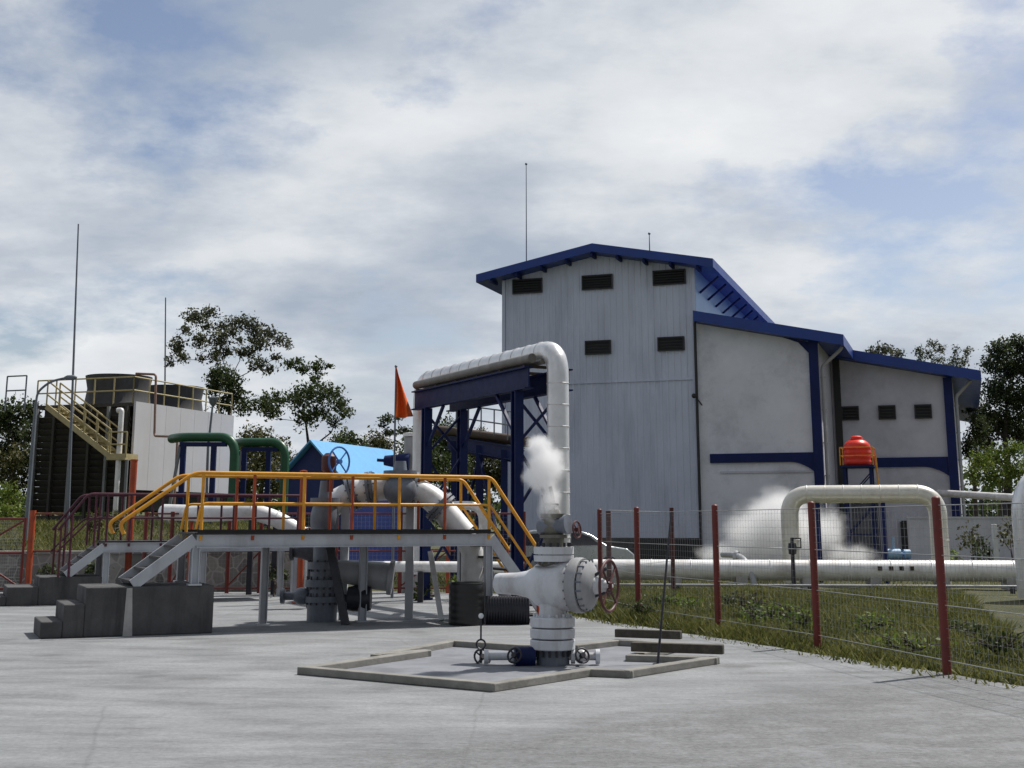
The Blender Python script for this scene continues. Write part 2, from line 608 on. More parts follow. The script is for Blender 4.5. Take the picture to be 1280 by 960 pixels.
g1, g2, g3 = gz(690, 766), gz(900, 798), gz(1280, 858)
PAD = [V((-60, -14, 0)), V((26, -14, 0)), V((26, g3.y - 3.6, 0)), V((g3.x, g3.y, 0)), V((g2.x, g2.y, 0)), V((g1.x, g1.y, 0)),
       V((g1.x + .2, 31.5, 0)), V((-3.4, 33.0, 0)), V((-60, 33.0, 0))]
def ragged(poly, amp, step):
    out = []
    for i in range(len(poly)):
        a, b = poly[i], poly[(i + 1) % len(poly)]
        out.append(a)
        n = int((b - a).length / step) if 2 <= i <= 6 else 0
        for k in range(1, n):
            out.append(a.lerp(b, k / n) + V((rnd.uniform(-amp, amp), rnd.uniform(-amp, amp), 0)))
    return out


PAD = ragged(PAD, .06, .35)
struct('concrete_pad', MB().prism(PAD, (0, 0, -0.12)), 'pad', smooth=False)

# ------------------------------------------------------------------ sun and sky
SUN_AZ, SUN_EL = math.atan2(0.795, 0.607), R(57)
S = V((math.sin(SUN_AZ) * math.cos(SUN_EL), math.cos(SUN_AZ) * math.cos(SUN_EL), math.sin(SUN_EL)))
sl = bpy.data.lights.new('sun', 'SUN')
sl.energy = 5.0
sl.angle = R(1.0)
sl.color = (1, 0.955, 0.89)
so = bpy.data.objects.new('sun', sl)
COL.objects.link(so)
so.rotation_euler = (-S).to_track_quat('-Z', 'Y').to_euler()

w = bpy.data.worlds.new('World')
scene.world = w
w.use_nodes = True
nt = w.node_tree
nt.nodes.clear()
wo = N(nt, 'ShaderNodeOutputWorld')
sky = N(nt, 'ShaderNodeTexSky', sky_type='NISHITA')
sky.sun_disc = False
sky.sun_elevation = SUN_EL
sky.sun_rotation = SUN_AZ
bg = N(nt, 'ShaderNodeBackground')
bg.inputs['Strength'].default_value = 0.080
tc = N(nt, 'ShaderNodeTexCoord')
sep = N(nt, 'ShaderNodeSeparateXYZ')
nt.links.new(tc.outputs['Generated'], sep.inputs[0])
zz = N(nt, 'ShaderNodeMath', operation='MAXIMUM')
zz.inputs[1].default_value = 0.0
nt.links.new(sep.outputs[2], zz.inputs[0])
za = N(nt, 'ShaderNodeMath', operation='ADD')
za.inputs[1].default_value = 0.32
nt.links.new(zz.outputs[0], za.inputs[0])
dv = N(nt, 'ShaderNodeVectorMath', operation='DIVIDE')
nt.links.new(tc.outputs['Generated'], dv.inputs[0])
cb = N(nt, 'ShaderNodeCombineXYZ')
for i in range(3):
    nt.links.new(za.outputs[0], cb.inputs[i])
nt.links.new(cb.outputs[0], dv.inputs[1])
mp = N(nt, 'ShaderNodeMapping')
mp.inputs['Location'].default_value = (0.6, 2.3, 0.0)
nt.links.new(dv.outputs[0], mp.inputs[0])
cv = mp.outputs[0]
n1 = noise(nt, cv, 2.1, 12, 0.60)
n2 = noise(nt, scaled(nt, cv, (1.0, 1.5, 1.5)), 1.5, 9, 0.58)
n3 = noise(nt, cv, 5.0, 10, 0.6)
cover = ramp(nt, n1, [(0.35, (0, 0, 0)), (0.47, (1, 1, 1))])
n23 = N(nt, 'ShaderNodeMath', operation='MULTIPLY_ADD')
n23.inputs[1].default_value = 0.3
nt.links.new(n3, n23.inputs[0])
nt.links.new(n2, n23.inputs[2])
shade = ramp(nt, n23.outputs[0], [(0.50, (4.9, 5.7, 6.9)), (0.62, (6.6, 7.2, 8.1)), (0.74, (9.0, 9.4, 9.9)), (0.92, (10.8, 11.0, 11.2))])
skyc = mix(nt, 1.0, sky.outputs[0], (1.5, 1.35, 1.3), 'MULTIPLY')
cl = mix(nt, cover, skyc, shade)
# the side of the sky away from the sun is duller
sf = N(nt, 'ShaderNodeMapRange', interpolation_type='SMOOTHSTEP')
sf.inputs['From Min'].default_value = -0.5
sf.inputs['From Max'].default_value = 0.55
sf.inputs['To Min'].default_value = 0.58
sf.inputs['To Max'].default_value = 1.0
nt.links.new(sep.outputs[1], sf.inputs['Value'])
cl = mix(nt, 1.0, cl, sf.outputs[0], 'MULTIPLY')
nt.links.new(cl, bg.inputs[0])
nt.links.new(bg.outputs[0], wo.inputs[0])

# ------------------------------------------------------------------ power house
PO = at(879, 704, 62)
PO.z = -0.12
NO = -E2


def fac(u, v, off=0.0):
    p = hit(u, v, PO + NO * off, E2)
    return (p - PO).dot(E1), p.z


def P(s, t, z):
    q = PO + E1 * s + E2 * t
    return V((q.x, q.y, z))


ph = thing('power_house', 'tall corrugated power house with blue roofs and two stepped lean-to bays', 'building', P(0, 0, -0.12))
DEP = 34.0
mL = fac(628, 480)[0]
zE = fac(628, 372)[1]
sA, zA = fac(740, 304, 1.0)
sTL, zTL = fac(595, 343, 1.0)
sTR, zTR = fac(891, 323, 1.0)
TH = 0.42
kL = (zA - zTL) / (sA - sTL)
kR = (zTR - zA) / (sTR - sA)


def roof_under(s):
    return (zA + kL * (s - sA) if s < sA else zA + kR * (s - sA)) - TH - 0.02


# main gable: corrugated sheet
def corrugated(s0, s1, t, zb, top, pitch=0.32, dep=0.035):
    mb = MB()
    prof = []
    s = s0
    while s < s1 - 1e-3:
        for ds, d in ((0, 0), (0.55, 0), (0.66, dep), (0.89, dep)):
            if s + ds * pitch < s1:
                prof.append((s + ds * pitch, d))
        s += pitch
    prof.append((s1, 0))
    vs, fs = [], []
    for s, d in prof:
        vs += [P(s, t - d, zb), P(s, t - d, top(s))]
    for i in range(len(prof) - 1):
        fs.append((2 * i, 2 * i + 2, 2 * i + 3, 2 * i + 1))
    return mb.add(vs, fs)


corrugated(mL, 0, 0, -0.1, roof_under).build('gable_wall', 'wall_blue', ph, recalc=False, smooth=False)
MB().box(P((mL) / 2, -0.06, 0.45), (-mL + 0.02, 0.12, 1.1), (E1, E2, Z)).build('plinth', 'dark_slat', ph)
zlap = fac(750, 478)[1]
MB().box(P(mL / 2, -0.045, zlap), (-mL, 0.05, 0.07), (E1, E2, Z)).build('flashing', 'wall_blue', ph)
for s_ in (mL + .08, -.08):
    MB().box(P(s_, -0.05, (roof_under(s_) + .95) / 2), (.16, .06, roof_under(s_) - .98), (E1, E2, Z)).build('corner_flashing', 'wall_blue', ph)
sw = MB().prism([P(0, .05, -0.1), P(0, DEP, -0.1), P(0, DEP, roof_under(0)), P(0, .05, roof_under(0))], E1 * -0.2)
sw.build('side_wall', 'clerestory', ph)
MB().prism([P(mL, .05, -0.1), P(mL, DEP, -0.1), P(mL, DEP, roof_under(mL)), P(mL, .05, roof_under(mL))], E1 * 0.2).build('side_wall', 'wall_blue', ph)
rf = MB().prism([P(sTL, -1.0, zTL), P(sA, -1.0, zA), P(sTR, -1.0, zTR), P(sTR, -1.0, zTR - TH), P(sA, -1.0, zA - TH), P(sTL, -1.0, zTL - TH)], E2 * (DEP + 2))
roof = rf.build('main_roof', 'roof_blue', ph)
# purlin ends under the overhang
for i in range(9):
    s = sTL + (sTR - sTL) * (i + 0.6) / 9.2
    MB().bar(P(s, -0.9, roof_under(s) - 0.09), P(s, -0.05, roof_under(s) - 0.09), 0.12, 0.18).build('purlin', 'navy', roof)
# outriggers under the right eave
for i in range(10):
    t = 1.0 + i * 2.2
    MB().bar(P(0.02, t, zTR - 1.3), P(sTR - 0.1, t, zTR - TH - 0.1), 0.1, 0.1).build('eave_bracket', 'navy', roof)


def louvre(u0, v0, u1, v1, off, name='louvre'):
    s0, z1 = fac(u0, v0, off)
    s1, z0 = fac(u1, v1, off)
    t = -off
    cs, cz, w_, h_ = (s0 + s1) / 2, (z0 + z1) / 2, s1 - s0, z1 - z0
    o = MB().box(P(cs, t - 0.065, cz), (w_, 0.05, h_), (E1, E2, Z)).build(name, 'dark', ph)
    fr = MB()
    for k in (-1, 1):
        fr.box(P(cs + k * (w_ / 2), t - 0.08, cz), (0.06, 0.12, h_ + 0.12), (E1, E2, Z))
        fr.box(P(cs, t - 0.08, cz + k * (h_ / 2 + 0.03)), (w_ - 0.06, 0.12, 0.06), (E1, E2, Z))
    fr.build('frame', 'dark_slat', o)
    sl_ = MB()
    n = max(3, int(h_ / 0.12))
    ez = (Z * 0.75 + E2 * 0.6).normalized()
    ey = E1.cross(ez)
    for i in range(n):
        sl_.box(P(cs, t - 0.11, z0 + h_ * (i + 0.5) / n), (w_ - 0.07, 0.012, 0.085), (E1, ey, ez))
    sl_.build('slats', 'dark_slat', o)


for (u, v, hw) in ((660, 358, 18), (747, 353, 18.5), (837, 347, 20)):
    louvre(u - hw, v - 6.5, u + hw, v + 6.5, 0.0)
for (u, v, hw) in ((748, 434.5, 15.5), (839, 430, 16)):
    louvre(u - hw, v - 6.5, u + hw, v + 6.5, 0.0)

# first lean-to
L1o = 0.12
sB, zB = fac(866, 388, 0.9)
sC, zC = fac(1054, 418, 0.9)
s1r = fac(1029, 560, L1o)[0]
k1 = (zC - zB) / (sC - sB)
TH1 = 0.5


def under1(s):
    return zB + k1 * (s - sB) - TH1 - 0.02


MB().prism([P(0.02, -L1o, -0.1), P(s1r, -L1o, -0.1), P(s1r, -L1o, under1(s1r)), P(0.02, -L1o, under1(0.02))], E2 * 0.25).build('bay_wall', 'wall_white', ph)
MB().prism([P(s1r, 0.2, -0.1), P(s1r, DEP, -0.1), P(s1r, DEP, under1(s1r)), P(s1r, 0.2, under1(s1r))], E1 * -0.25).build('side_wall', 'wall_grey', ph)
r1 = MB().prism([P(sB, -0.9, zB), P(sC, -0.9, zC), P(sC, -0.9, zC - TH1), P(sB, -0.9, zB - TH1)], E2 * 0.86)
r1.prism([P(0.03, -0.04, zB + k1 * (0.03 - sB)), P(sC, -0.04, zC), P(sC, -0.04, zC - TH1), P(0.03, -0.04, zB + k1 * (0.03 - sB) - TH1)], E2 * (DEP))
r1.build('bay_roof', 'roof_blue', ph)
cw = 0.42
MB().box(P(s1r - cw / 2 - 0.02, -L1o - 0.1, (under1(s1r - cw)) / 2), (cw, 0.3, under1(s1r - cw) + 0.1), (E1, E2, Z)).build('column', 'navy', ph)


def band(s0, s1, z0, z1, t, haunch, name='band'):
    pts = [P(s0, t, z1), P(s0, t, z0), P(s1 - haunch, t, z0)]
    for i in range(1, 6):
        a = i / 5
        pts.append(P(s1 - haunch + haunch * a, t, z0 - 0.45 * a * a))
    pts.append(P(s1, t, z1))
    MB().prism(pts, E2 * -0.12).build(name, 'navy', ph)


sb0 = fac(888, 575, L1o)[0]
zb1, zb0 = fac(950, 566.5, L1o)[1], fac(950, 578, L1o)[1]
band(sb0, s1r - cw - 0.03, zb0, zb1, -L1o - 0.003, 1.1)
# corner piece at the top of the bay
z_u = under1(s1r - cw - 1)
MB().prism([P(s1r - cw - 1.2, -L1o - .003, under1(s1r - cw - 1.2)), P(s1r - cw - 0.5, -L1o - .003, under1(s1r - cw - .5) - 0.12),
            P(s1r - cw - 0.03, -L1o - .003, under1(s1r - cw) - 0.55), P(s1r - cw - 0.03, -L1o - .003, under1(s1r - cw) - 0.02)], E2 * -0.1).build('haunch', 'navy', ph)
zs = fac(940, 590, L1o)[1]
MB().box(P((sb0 + s1r - cw) / 2 + 0.2, -L1o - 0.03, zs), (s1r - cw - sb0 - 0.5, 0.06, 0.1), (E1, E2, Z)).build('ledge', 'wall_grey', ph)

# downpipes
def downpipe(s, t, zt, kick, m):
    mb = MB().tube(rounded([P(s + kick, t - 0.1, zt + 0.9), P(s + kick * 0.9, t - 0.1, zt + 0.75), P(s, t - 0.1, zt), P(s, t - 0.1, 0)], 0.15), 0.085, 10)
    for i in range(6):
        mb.box(P(s, t - 0.04, 0.8 + (zt - 1) * i / 5.2), (0.26, 0.12, 0.05), (E1, E2, Z))
    mb.build('downpipe', m, ph)


MB().tube([P(-0.02, -L1o - 0.18, under1(0) + 0.1), P(-0.02, -L1o - 0.18, 0)], 0.07, 10).build('downpipe', 'dark_slat', ph)
downpipe(s1r + 0.12, 0.1, under1(s1r) - 1.1, 0.95, 'pipe_grey')

# second lean-to, set back
T2 = 5.3
s2l = s1r + 0.02
s2r = fac(1199, 600, -T2)[0]
sD, zD = fac(1060, 436.5, -T2 + 0.9)
sE_, zE_ = fac(1226, 463, -T2 + 0.9)
k2 = (zE_ - zD) / (sE_ - sD)


def under2(s):
    return zD + k2 * (s - sD) - TH1 - 0.02


MB().prism([P(s2l, T2, -0.1), P(s2r, T2, -0.1), P(s2r, T2, under2(s2r)), P(s2l, T2, under2(s2l))], E2 * 0.25).build('bay_wall', 'wall_grey', ph)
MB().prism([P(s2r, T2 + 0.26, -0.1), P(s2r, DEP, -0.1), P(s2r, DEP, under2(s2r)), P(s2r, T2 + 0.26, under2(s2r))], E1 * -0.25).build('side_wall', 'wall_grey', ph)
MB().prism([P(s2l + 0.01, T2 - 0.9, zD + k2 * (s2l - sD)), P(sE_, T2 - 0.9, zE_), P(sE_, T2 - 0.9, zE_ - TH1), P(s2l + 0.01, T2 - 0.9, zD + k2 * (s2l - sD) - TH1)], E2 * (DEP - T2)).build('bay_roof', 'roof_blue', ph)
MB().box(P(s2r - cw / 2 - 0.02, T2 - 0.1, under2(s2r) / 2), (cw, 0.25, under2(s2r) + 0.05), (E1, E2, Z)).build('column', 'navy', ph)
MB().box(P(s2l + 0.28, T2 - 0.06, under2(s2l + 0.3) / 2), (0.34, 0.12, under2(s2l + 0.4) + 0.05), (E1, E2, Z)).build('column', 'dark_slat', ph)
zc1, zc0 = fac(1120, 572, -T2)[1], fac(1120, 584, -T2)[1]
band(s2l + 0.46, s2r - cw - 0.03, zc0, zc1, T2 - 0.003, 1.2)
for u in (1063, 1109, 1154):
    louvre(u - 10.5, 507.5 + (1154 - u) * 0.025, u + 10.5, 521.5 + (1154 - u) * 0.025, -T2)
downpipe(s2r + 0.12, T2 + 0.2, under2(s2r) - 0.9, 0.8, 'pipe_grey')
# door and shutter
ds0, dz1 = fac(1127, 653, -T2)
ds1, _ = fac(1152, 653, -T2)
d = MB().box(P((ds0 + ds1) / 2, T2 - 0.05, dz1 / 2), (ds1 - ds0, 0.08, dz1), (E1, E2, Z)).build('door', 'dark', ph)
fr = MB()
for k in (-1, 1):
    fr.box(P((ds0 + ds1) / 2 + k * (ds1 - ds0 + 0.08) / 2, T2 - 0.07, dz1 / 2), (0.08, 0.14, dz1 + 0.05), (E1, E2, Z))
fr.box(P((ds0 + ds1) / 2, T2 - 0.07, dz1 + 0.045), (ds1 - ds0, 0.14, 0.08), (E1, E2, Z)).build('door_frame', 'dark_slat', d)
MB().cyl(P(ds1 - 0.12, T2 - 0.09, 1.0), P(ds1 - 0.12, T2 - 0.16, 1.0), 0.03, None, 8).build('handle', 'pipe_grey', d)
hs0, hz1 = fac(1063, 606, -T2)
hs1, _ = fac(1097, 606, -T2)
sh = MB()
nn = 12
for i in range(nn):
    sh.box(P(hs0 + (hs1 - hs0) * (i + 0.5) / nn, T2 - 0.05 - 0.02 * (i % 2), hz1 / 2), ((hs1 - hs0) / nn, 0.06, hz1), (E1, E2, Z))
sh.build('shutter', 'glass_dark', ph)
# rods on the roof
for (u, v0, v1, off) in ((658, 205, 327, -2.0), (812, 292, 312, -1.0)):
    s0, z0 = fac(u, v1, off)
    _, z1 = fac(u, v0, off)
    MB().tube([P(s0, -off, z0 - 0.2), P(s0, -off, z1)], [0.035, 0.02], 6).sphere(P(s0, -off, z1), 0.07, 8, 6).build('lightning_rod', 'mast', ph)
# flood lamp on the gable edge
s0, z0 = fac(868, 495, 0.4)
fl = MB().tube(rounded([P(s0 + 0.35, -0.05, z0 - 0.5), P(s0 + .1, -.35, z0 - 0.1), P(s0, -0.5, z0)], 0.1), 0.03, 6)
fl.sphere(P(s0, -0.5, z0), 0.12, 10, 8).build('wall_lamp', 'dark_slat', ph)

# ------------------------------------------------------------------ water tank on its stand
YT = 56.0
base = at(1079, 703, YT)
base.z = -0.12
sc_ = YT / 1633
zt = at(1079, 582, YT).z
stand = thing('tank_stand', 'blue steel stand carrying the orange water tank beside the grey bay', 'stand', base)
hw = 0.55
for a, b in ((-1, -1), (1, -1), (1, 1), (-1, 1)):
    MB().bar(base + E1 * a * hw + E2 * b * hw, V((base.x, base.y, zt - .08)) + E1 * a * hw + E2 * b * hw, 0.12, 0.12, E2).build('leg', 'rack_blue', stand)
mb = MB()
for z_ in (1.2, 2.6):
    for k in (-1, 1):
        c = V((base.x, base.y, z_))
        mb.bar(c + E1 * -hw + E2 * k * hw, c + E1 * hw + E2 * k * hw, 0.07, 0.07)
        mb.bar(c + E2 * -hw + E1 * k * hw, c + E2 * hw + E1 * k * hw, 0.07, 0.07)
        mb.bar(c + E1 * -hw + E2 * k * hw, c + E1 * hw + E2 * k * hw + Z * 1.2, 0.05, 0.05)
mb.build('brace', 'rack_blue', stand)
MB().box(V((base.x, base.y, zt - 0.05)), (1.4, 1.4, 0.1), (E1, E2, Z)).build('deck', 'rack_blue', stand)
gr = MB()
for a, b in ((-1, -1), (1, -1), (1, 1), (-1, 1)):
    q = V((base.x, base.y, zt)) + E1 * a * 0.68 + E2 * b * 0.68
    gr.tube([q, q + Z * 0.75], 0.025, 6)
for z_ in (0.4, 0.75):
    qs = [V((base.x, base.y, zt + z_)) + E1 * a * 0.68 + E2 * b * 0.68 for a, b in ((-1, -1), (1, -1), (1, 1), (-1, 1), (-1, -1))]
    for i in range(4):
        gr.tube([qs[i], qs[i + 1]], 0.022, 6)
gr.build('guard_rail', 'yellow_rail', stand)
ld = MB()
for k in (-0.2, 0.2):
    ld.tube([base + E1 * (0.95) + E2 * k + Z * 0.02, V((base.x, base.y, zt + 0.5)) + E1 * 0.75 + E2 * k], 0.03, 6)
for i in range(13):
    t = (i + 0.7) / 14
    c = (base + E1 * 0.95).lerp(V((base.x, base.y, zt + 0.5)) + E1 * 0.75, t)
    ld.tube([c - E2 * 0.2, c + E2 * 0.2], 0.018, 6)
ld.build('ladder', 'yellow_rail', stand)
tb = V((base.x, base.y, zt))
tank = thing('water_tank', 'bright orange domed water tank on the blue stand', 'tank', tb)
prof = [(0.0, 0.50), (0.03, 0.54)]
for i in range(4):
    z_ = 0.05 + i * 0.2
    prof += [(z_, 0.56), (z_ + 0.07, 0.58), (z_ + 0.13, 0.58), (z_ + 0.18, 0.56)]
prof += [(0.86, 0.56), (0.95, 0.51), (1.05, 0.40), (1.11, 0.26)]
MB().lathe(tb, Z, prof, 28).build('tank_shell', 'tank_orange', tank)
MB().lathe(tb + Z * 1.105, Z, [(0, 0.24), (0.03, 0.26), (0.12, 0.25), (0.17, 0.16), (0.19, 0.02)], 20).build('lid', 'tank_orange', tank)

# ------------------------------------------------------------------ cooling tower
CT = at(158, 640, 48)
CT.z = 1.45


def Q(s, t, z):
    q = CT + E1 * s + E2 * t
    return V((q.x, q.y, z))


ztop = hit(158, 503, CT, E1).z
t_far = (hit(289, 520, CT, E1) - CT).dot(E2)
w_l = (hit(46, 500, CT, E2) - CT).dot(E1)
ct = thing('cooling_tower', 'dark cooling tower with white side panel and two round fan stacks', 'tower', Q(w_l / 2, t_far / 2, 1.45))
zpb = hit(158, 612, CT, E1).z
wp = MB()
n_p = 7
for i in range(n_p):
    wp.box(Q(0.09, t_far * (i + 0.5) / n_p, (ztop + .07 + zpb) / 2), (0.10, t_far / n_p - 0.012, ztop + .07 - zpb), (E1, E2, Z))
wp.build('side_panel', 'tower_white', ct)
MB().box(Q(w_l / 2, t_far / 2, (ztop + 1.4) / 2 + 0.35), (-w_l - 0.5, t_far - 0.4, ztop - 2.2), (E1, E2, Z)).build('fill_pack', 'tower_dark', ct)
MB().box(Q(w_l / 2, t_far / 2, 1.55), (-w_l + 0.3, t_far + 0.3, 0.8), (E1, E2, Z)).build('basin', 'tower_dark', ct)
lv = MB()
for i in range(15):
    z_ = 2.2 + (ztop - 2.5) * i / 15
    lv.box(Q(w_l / 2, -0.02, z_), (-w_l - 0.1, 0.03, 0.26), (E1, (E2 * 0.8 + Z * 0.6).normalized(), (Z * 0.8 - E2 * 0.6).normalized()))
lv.build('louvres', 'tower_dark', ct)
MB().box(Q(w_l / 2, t_far / 2, ztop - 0.03), (-w_l + 0.05, t_far, 0.14), (E1, E2, Z)).build('fan_deck', 'tower_dark', ct)
for i in range(6):
    s_ = w_l * (i + 0.15) / 5.4
    MB().bar(Q(s_, -0.16, 1.5), Q(s_, -0.16, ztop - 0.1), 0.10, 0.10, E2).build('post', 'tower_post' if i % 2 else 'tower_dark', ct)
for (tc_, u0) in ((2.0, 0), (5.75, 1)):
    c = Q(w_l / 2 + 0.05, tc_, ztop + 0.03)
    zt_ = 7.35 - c.z if not u0 else 7.3 - c.z
    st = MB().lathe(c, Z, [(0, 1.38), (0.2, 1.26), (zt_ * 0.6, 1.18), (zt_, 1.28), (zt_, 1.22), (zt_ * 0.6, 1.12), (0.1, 1.15)], 40)
    st.build('fan_stack', 'stack_dark', ct)
# railing round the fan deck
rl = MB()
for (s0, t0, s1_, t1, n) in ((0, 0, 0, t_far, 7), (w_l, 0, 0, 0, 5)):
    for h in (0.5, 1.0):
        rl.tube([Q(s0, t0, ztop + h), Q(s1_, t1, ztop + h)], 0.03, 6)
    for i in range(n + 1):
        q = Q(s0 + (s1_ - s0) * i / n, t0 + (t1 - t0) * i / n, ztop)
        rl.tube([q, q + Z * 1.0], 0.03, 6)
rl.build('deck_railing', 'cream_rail', ct)
rl = MB()
for h in (0.55, 1.1):
    rl.tube([Q(w_l + 0.2, -0.9, ztop + h), Q(w_l - 0.7, -0.9, ztop + h)], 0.03, 6)
for k in (0.2, -0.7):
    rl.tube([Q(w_l + k, -0.9, ztop - 0.2), Q(w_l + k, -0.9, ztop + 1.1)], 0.03, 6)
rl.build('landing_railing', 'mast', ct)
# outside stair
FO = CT - E2 * 0.95
def q_(u, v):
    return hit(u, v, FO, E2)
pt, pb = q_(58, 508), q_(137, 570)
stv = MB()
stv.bar(pt, pb, 0.05, 0.2)
stv.bar(pt + E2 * 0.7, pb + E2 * 0.7, 0.05, 0.2)
nst = 12
for i in range(nst):
    c = pt.lerp(pb, (i + 0.5) / nst) + E2 * 0.35
    stv.box(c, (0.24, 0.66, 0.04), (E1, E2, Z))
stair = stv.build('stair', 'cream_rail', ct)
sr = MB()
for o in (V((0, 0, 0)), E2 * 0.7):
    for h in (0.45, 0.95):
        sr.tube([pt + o + Z * h, pb + o + Z * h], 0.032, 6)
    for i in range(6):
        q = (pt + o).lerp(pb + o, i / 5)
        sr.tube([q, q + Z * 0.95], 0.03, 6)
sr.build('stair_railing', 'cream_rail', stair)
lp0, lp1 = q_(134, 571), q_(157, 571)
ln = MB().box((lp0 + lp1) / 2 + E2 * 0.35, ((lp1 - lp0).length, 0.8, 0.22), (E1, E2, Z)).build('landing', 'cream_rail', ct)
lr = MB()
for h in (0.45, 0.9):
    lr.tube([lp0 + Z * h, lp1 + Z * h], 0.032, 6)
for q in (lp0, lp1):
    lr.tube([q, q + Z * 0.9], 0.032, 6)
lr.build('landing_railing', 'cream_rail', ln)
for o in (0.1, 0.6):
    MB().tube([lp1 + E2 * o - Z * 0.1, V((lp1.x, lp1.y, 1.4)) + E2 * o], 0.06, 8).build('landing_post', 'tower_post', ct)
MB().tube(rounded([q_(145, 513) + E2 * .1, q_(150, 512) + E2 * .1, V((q_(150, 512).x, q_(150, 512).y, 1.4)) + E2 * .1], 0.2), 0.1, 10).build('riser_pipe', 'clad_white', ct)
# thin rusty pipe in front of the white panel
q0 = [at(170, 467, 47.3), at(195, 468, 47.0), at(193, 545, 47.0), at(222, 546, 46)]
solo('rust_pipe', MB().tube(rounded(q0 + [V((q0[3].x, q0[3].y, 1.4))], 0.12), 0.045, 8), 'rust_pipe',
     'thin rusty bent pipe rising in front of the white tower panel', 'pipe', V((q0[3].x, q0[3].y, 1.4)))
q0 = at(258, 640, 44); q0.z = 1.45
solo('leaning_pole', MB().tube([q0, at(260, 560, 44), at(266, 505, 44)], [0.05, 0.045, 0.035], 8).lathe(at(266, 508, 44), Z, [(0, .03), (.1, .12), (.3, .16), (.34, .03)], 10), 'mast',
     'slightly leaning dark pole with a small lamp head by the green pipes', 'pole', q0)

# ------------------------------------------------------------------ masts, lamp
def pole(name, u0, v0, u1, v1, Y, r0, r1, m, label, cat, zb):
    b_ = at(u1, v1, Y)
    b_.z = zb
    t_ = at(u0, v0, Y)
    return solo(name, MB().tube([b_, b_.lerp(t_, 0.4), t_], [r0, (r0 + r1) / 2, r1], 8).box(b_ + Z * 0.03, (r0 * 6, r0 * 6, 0.06)), m, label, cat, b_)


pole('lightning_mast', 98, 280, 85, 660, 38, 0.055, 0.022, 'mast', 'tallest thin lightning mast left of the fan stacks', 'mast', 1.2)
pole('lightning_mast', 207, 372, 206, 640, 62, 0.06, 0.03, 'mast', 'thin distant mast behind the white tower panel', 'mast', 1.5)
b_ = at(33, 655, 37); b_.z = 1.2
t0, t1 = at(45, 503, 37), at(56, 484, 37)
lamp = thing('street_lamp', 'slender street lamp with an arm curving to the right by the dark tower', 'street lamp', b_)
MB().tube([b_, t0], [0.07, 0.05], 8).build('pole', 'mast', lamp)
MB().tube(rounded([t0, at(47, 490, 37), at(62, 477, 37), at(84, 472, 37)], 0.35), 0.035, 8).build('arm', 'mast', lamp)
hd = at(87, 472, 37)
MB().lathe(hd - V((.15, 0, 0)), V((1, 0, 0)), [(0, .03), (.08, .07), (.25, .08), (.36, .03)], 12).build('lamp_head', 'mast', lamp)

# ------------------------------------------------------------------ green pipes with blue supports
def goal(uL, uR, vT, vB, Y, label, zb, rr=0.15):
    a, b = at(uL, vT, Y), at(uR, vT, Y - 0.4)
    g0 = V((a.x, a.y, zb))
    th = thing('green_pipe', label, 'pipe', g0, 'green pipe bends beside the tower')
    pts = rounded([V((a.x - .5, a.y + .8, a.z)), a, b, V((b.x, b.y, zb))], 0.55, 9)
    MB().tube(pts, rr, 14).build('pipe', 'green_pipe', th)
    c = V((b.x, b.y, zb + 0.45))
    MB().lathe(c, Z, [(0, rr), (0, rr * 1.6), (.06, rr * 1.6), (.06, rr)], 16).lathe(c + Z * .09, Z, [(0, rr), (0, rr * 1.6), (.06, rr * 1.6), (.06, rr)], 16).build('flange', 'green_pipe', th)
    for f in (0.06, 0.62):
        q = a.lerp(b, f)
        MB().bar(V((q.x, q.y, zb)), V((q.x, q.y, q.z - rr - .1)), 0.16, 0.16, V((0, 1, 0))).build('support', 'rack_blue', th)
    MB().bar(a.lerp(b, 0.0) - Z * (rr + .08), a.lerp(b, 0.85) - Z * (rr + .08), 0.14, 0.14).build('cross_beam', 'rack_blue', th)
    br = MB().bar(V((a.x - 0.35, a.y, zb)), V((a.x, a.y, a.z - .25)), 0.09, 0.09, V((0, 1, 0)))
    br.build('brace', 'tower_post', th)


goal(226, 294, 546.5, 640, 42, 'large green pipe bend in front of the white tower panel', 1.4)
goal(303, 357, 553, 640, 44.5, 'green pipe bend between the white panel and the blue shed', 1.4)

# ------------------------------------------------------------------ blue shed
sb = at(388, 700, 52); sb.z = -0.15
apex = at(388, 550, 52).z
def H(s, t, z):
    q = sb + E1 * s + E2 * t
    return V((q.x, q.y, z))
shed = thing('shed', 'small dark blue shed with a bright light blue pitched roof', 'building', sb)
hwid, ez = 1.5, apex - 1.45
MB().prism([H(-hwid + .2, 0, -0.15), H(hwid - .2, 0, -0.15), H(hwid - .2, 0, ez), H(0, 0, apex - .16), H(-hwid + .2, 0, ez)], E2 * 7.2).build('wall', 'shed_wall', shed)
MB().prism([H(-hwid, -.35, ez - .08), H(0, -.35, apex), H(hwid, -.35, ez - .08), H(hwid, -.35, ez - .16), H(0, -.35, apex - .09), H(-hwid, -.35, ez - .16)], E2 * 7.9).build('roof', 'shed_roof', shed)
MB().box(H(0, -0.02, 1.0), (0.9, 0.05, 2.0), (E1, E2, Z)).build('door', 'dark_slat', shed)

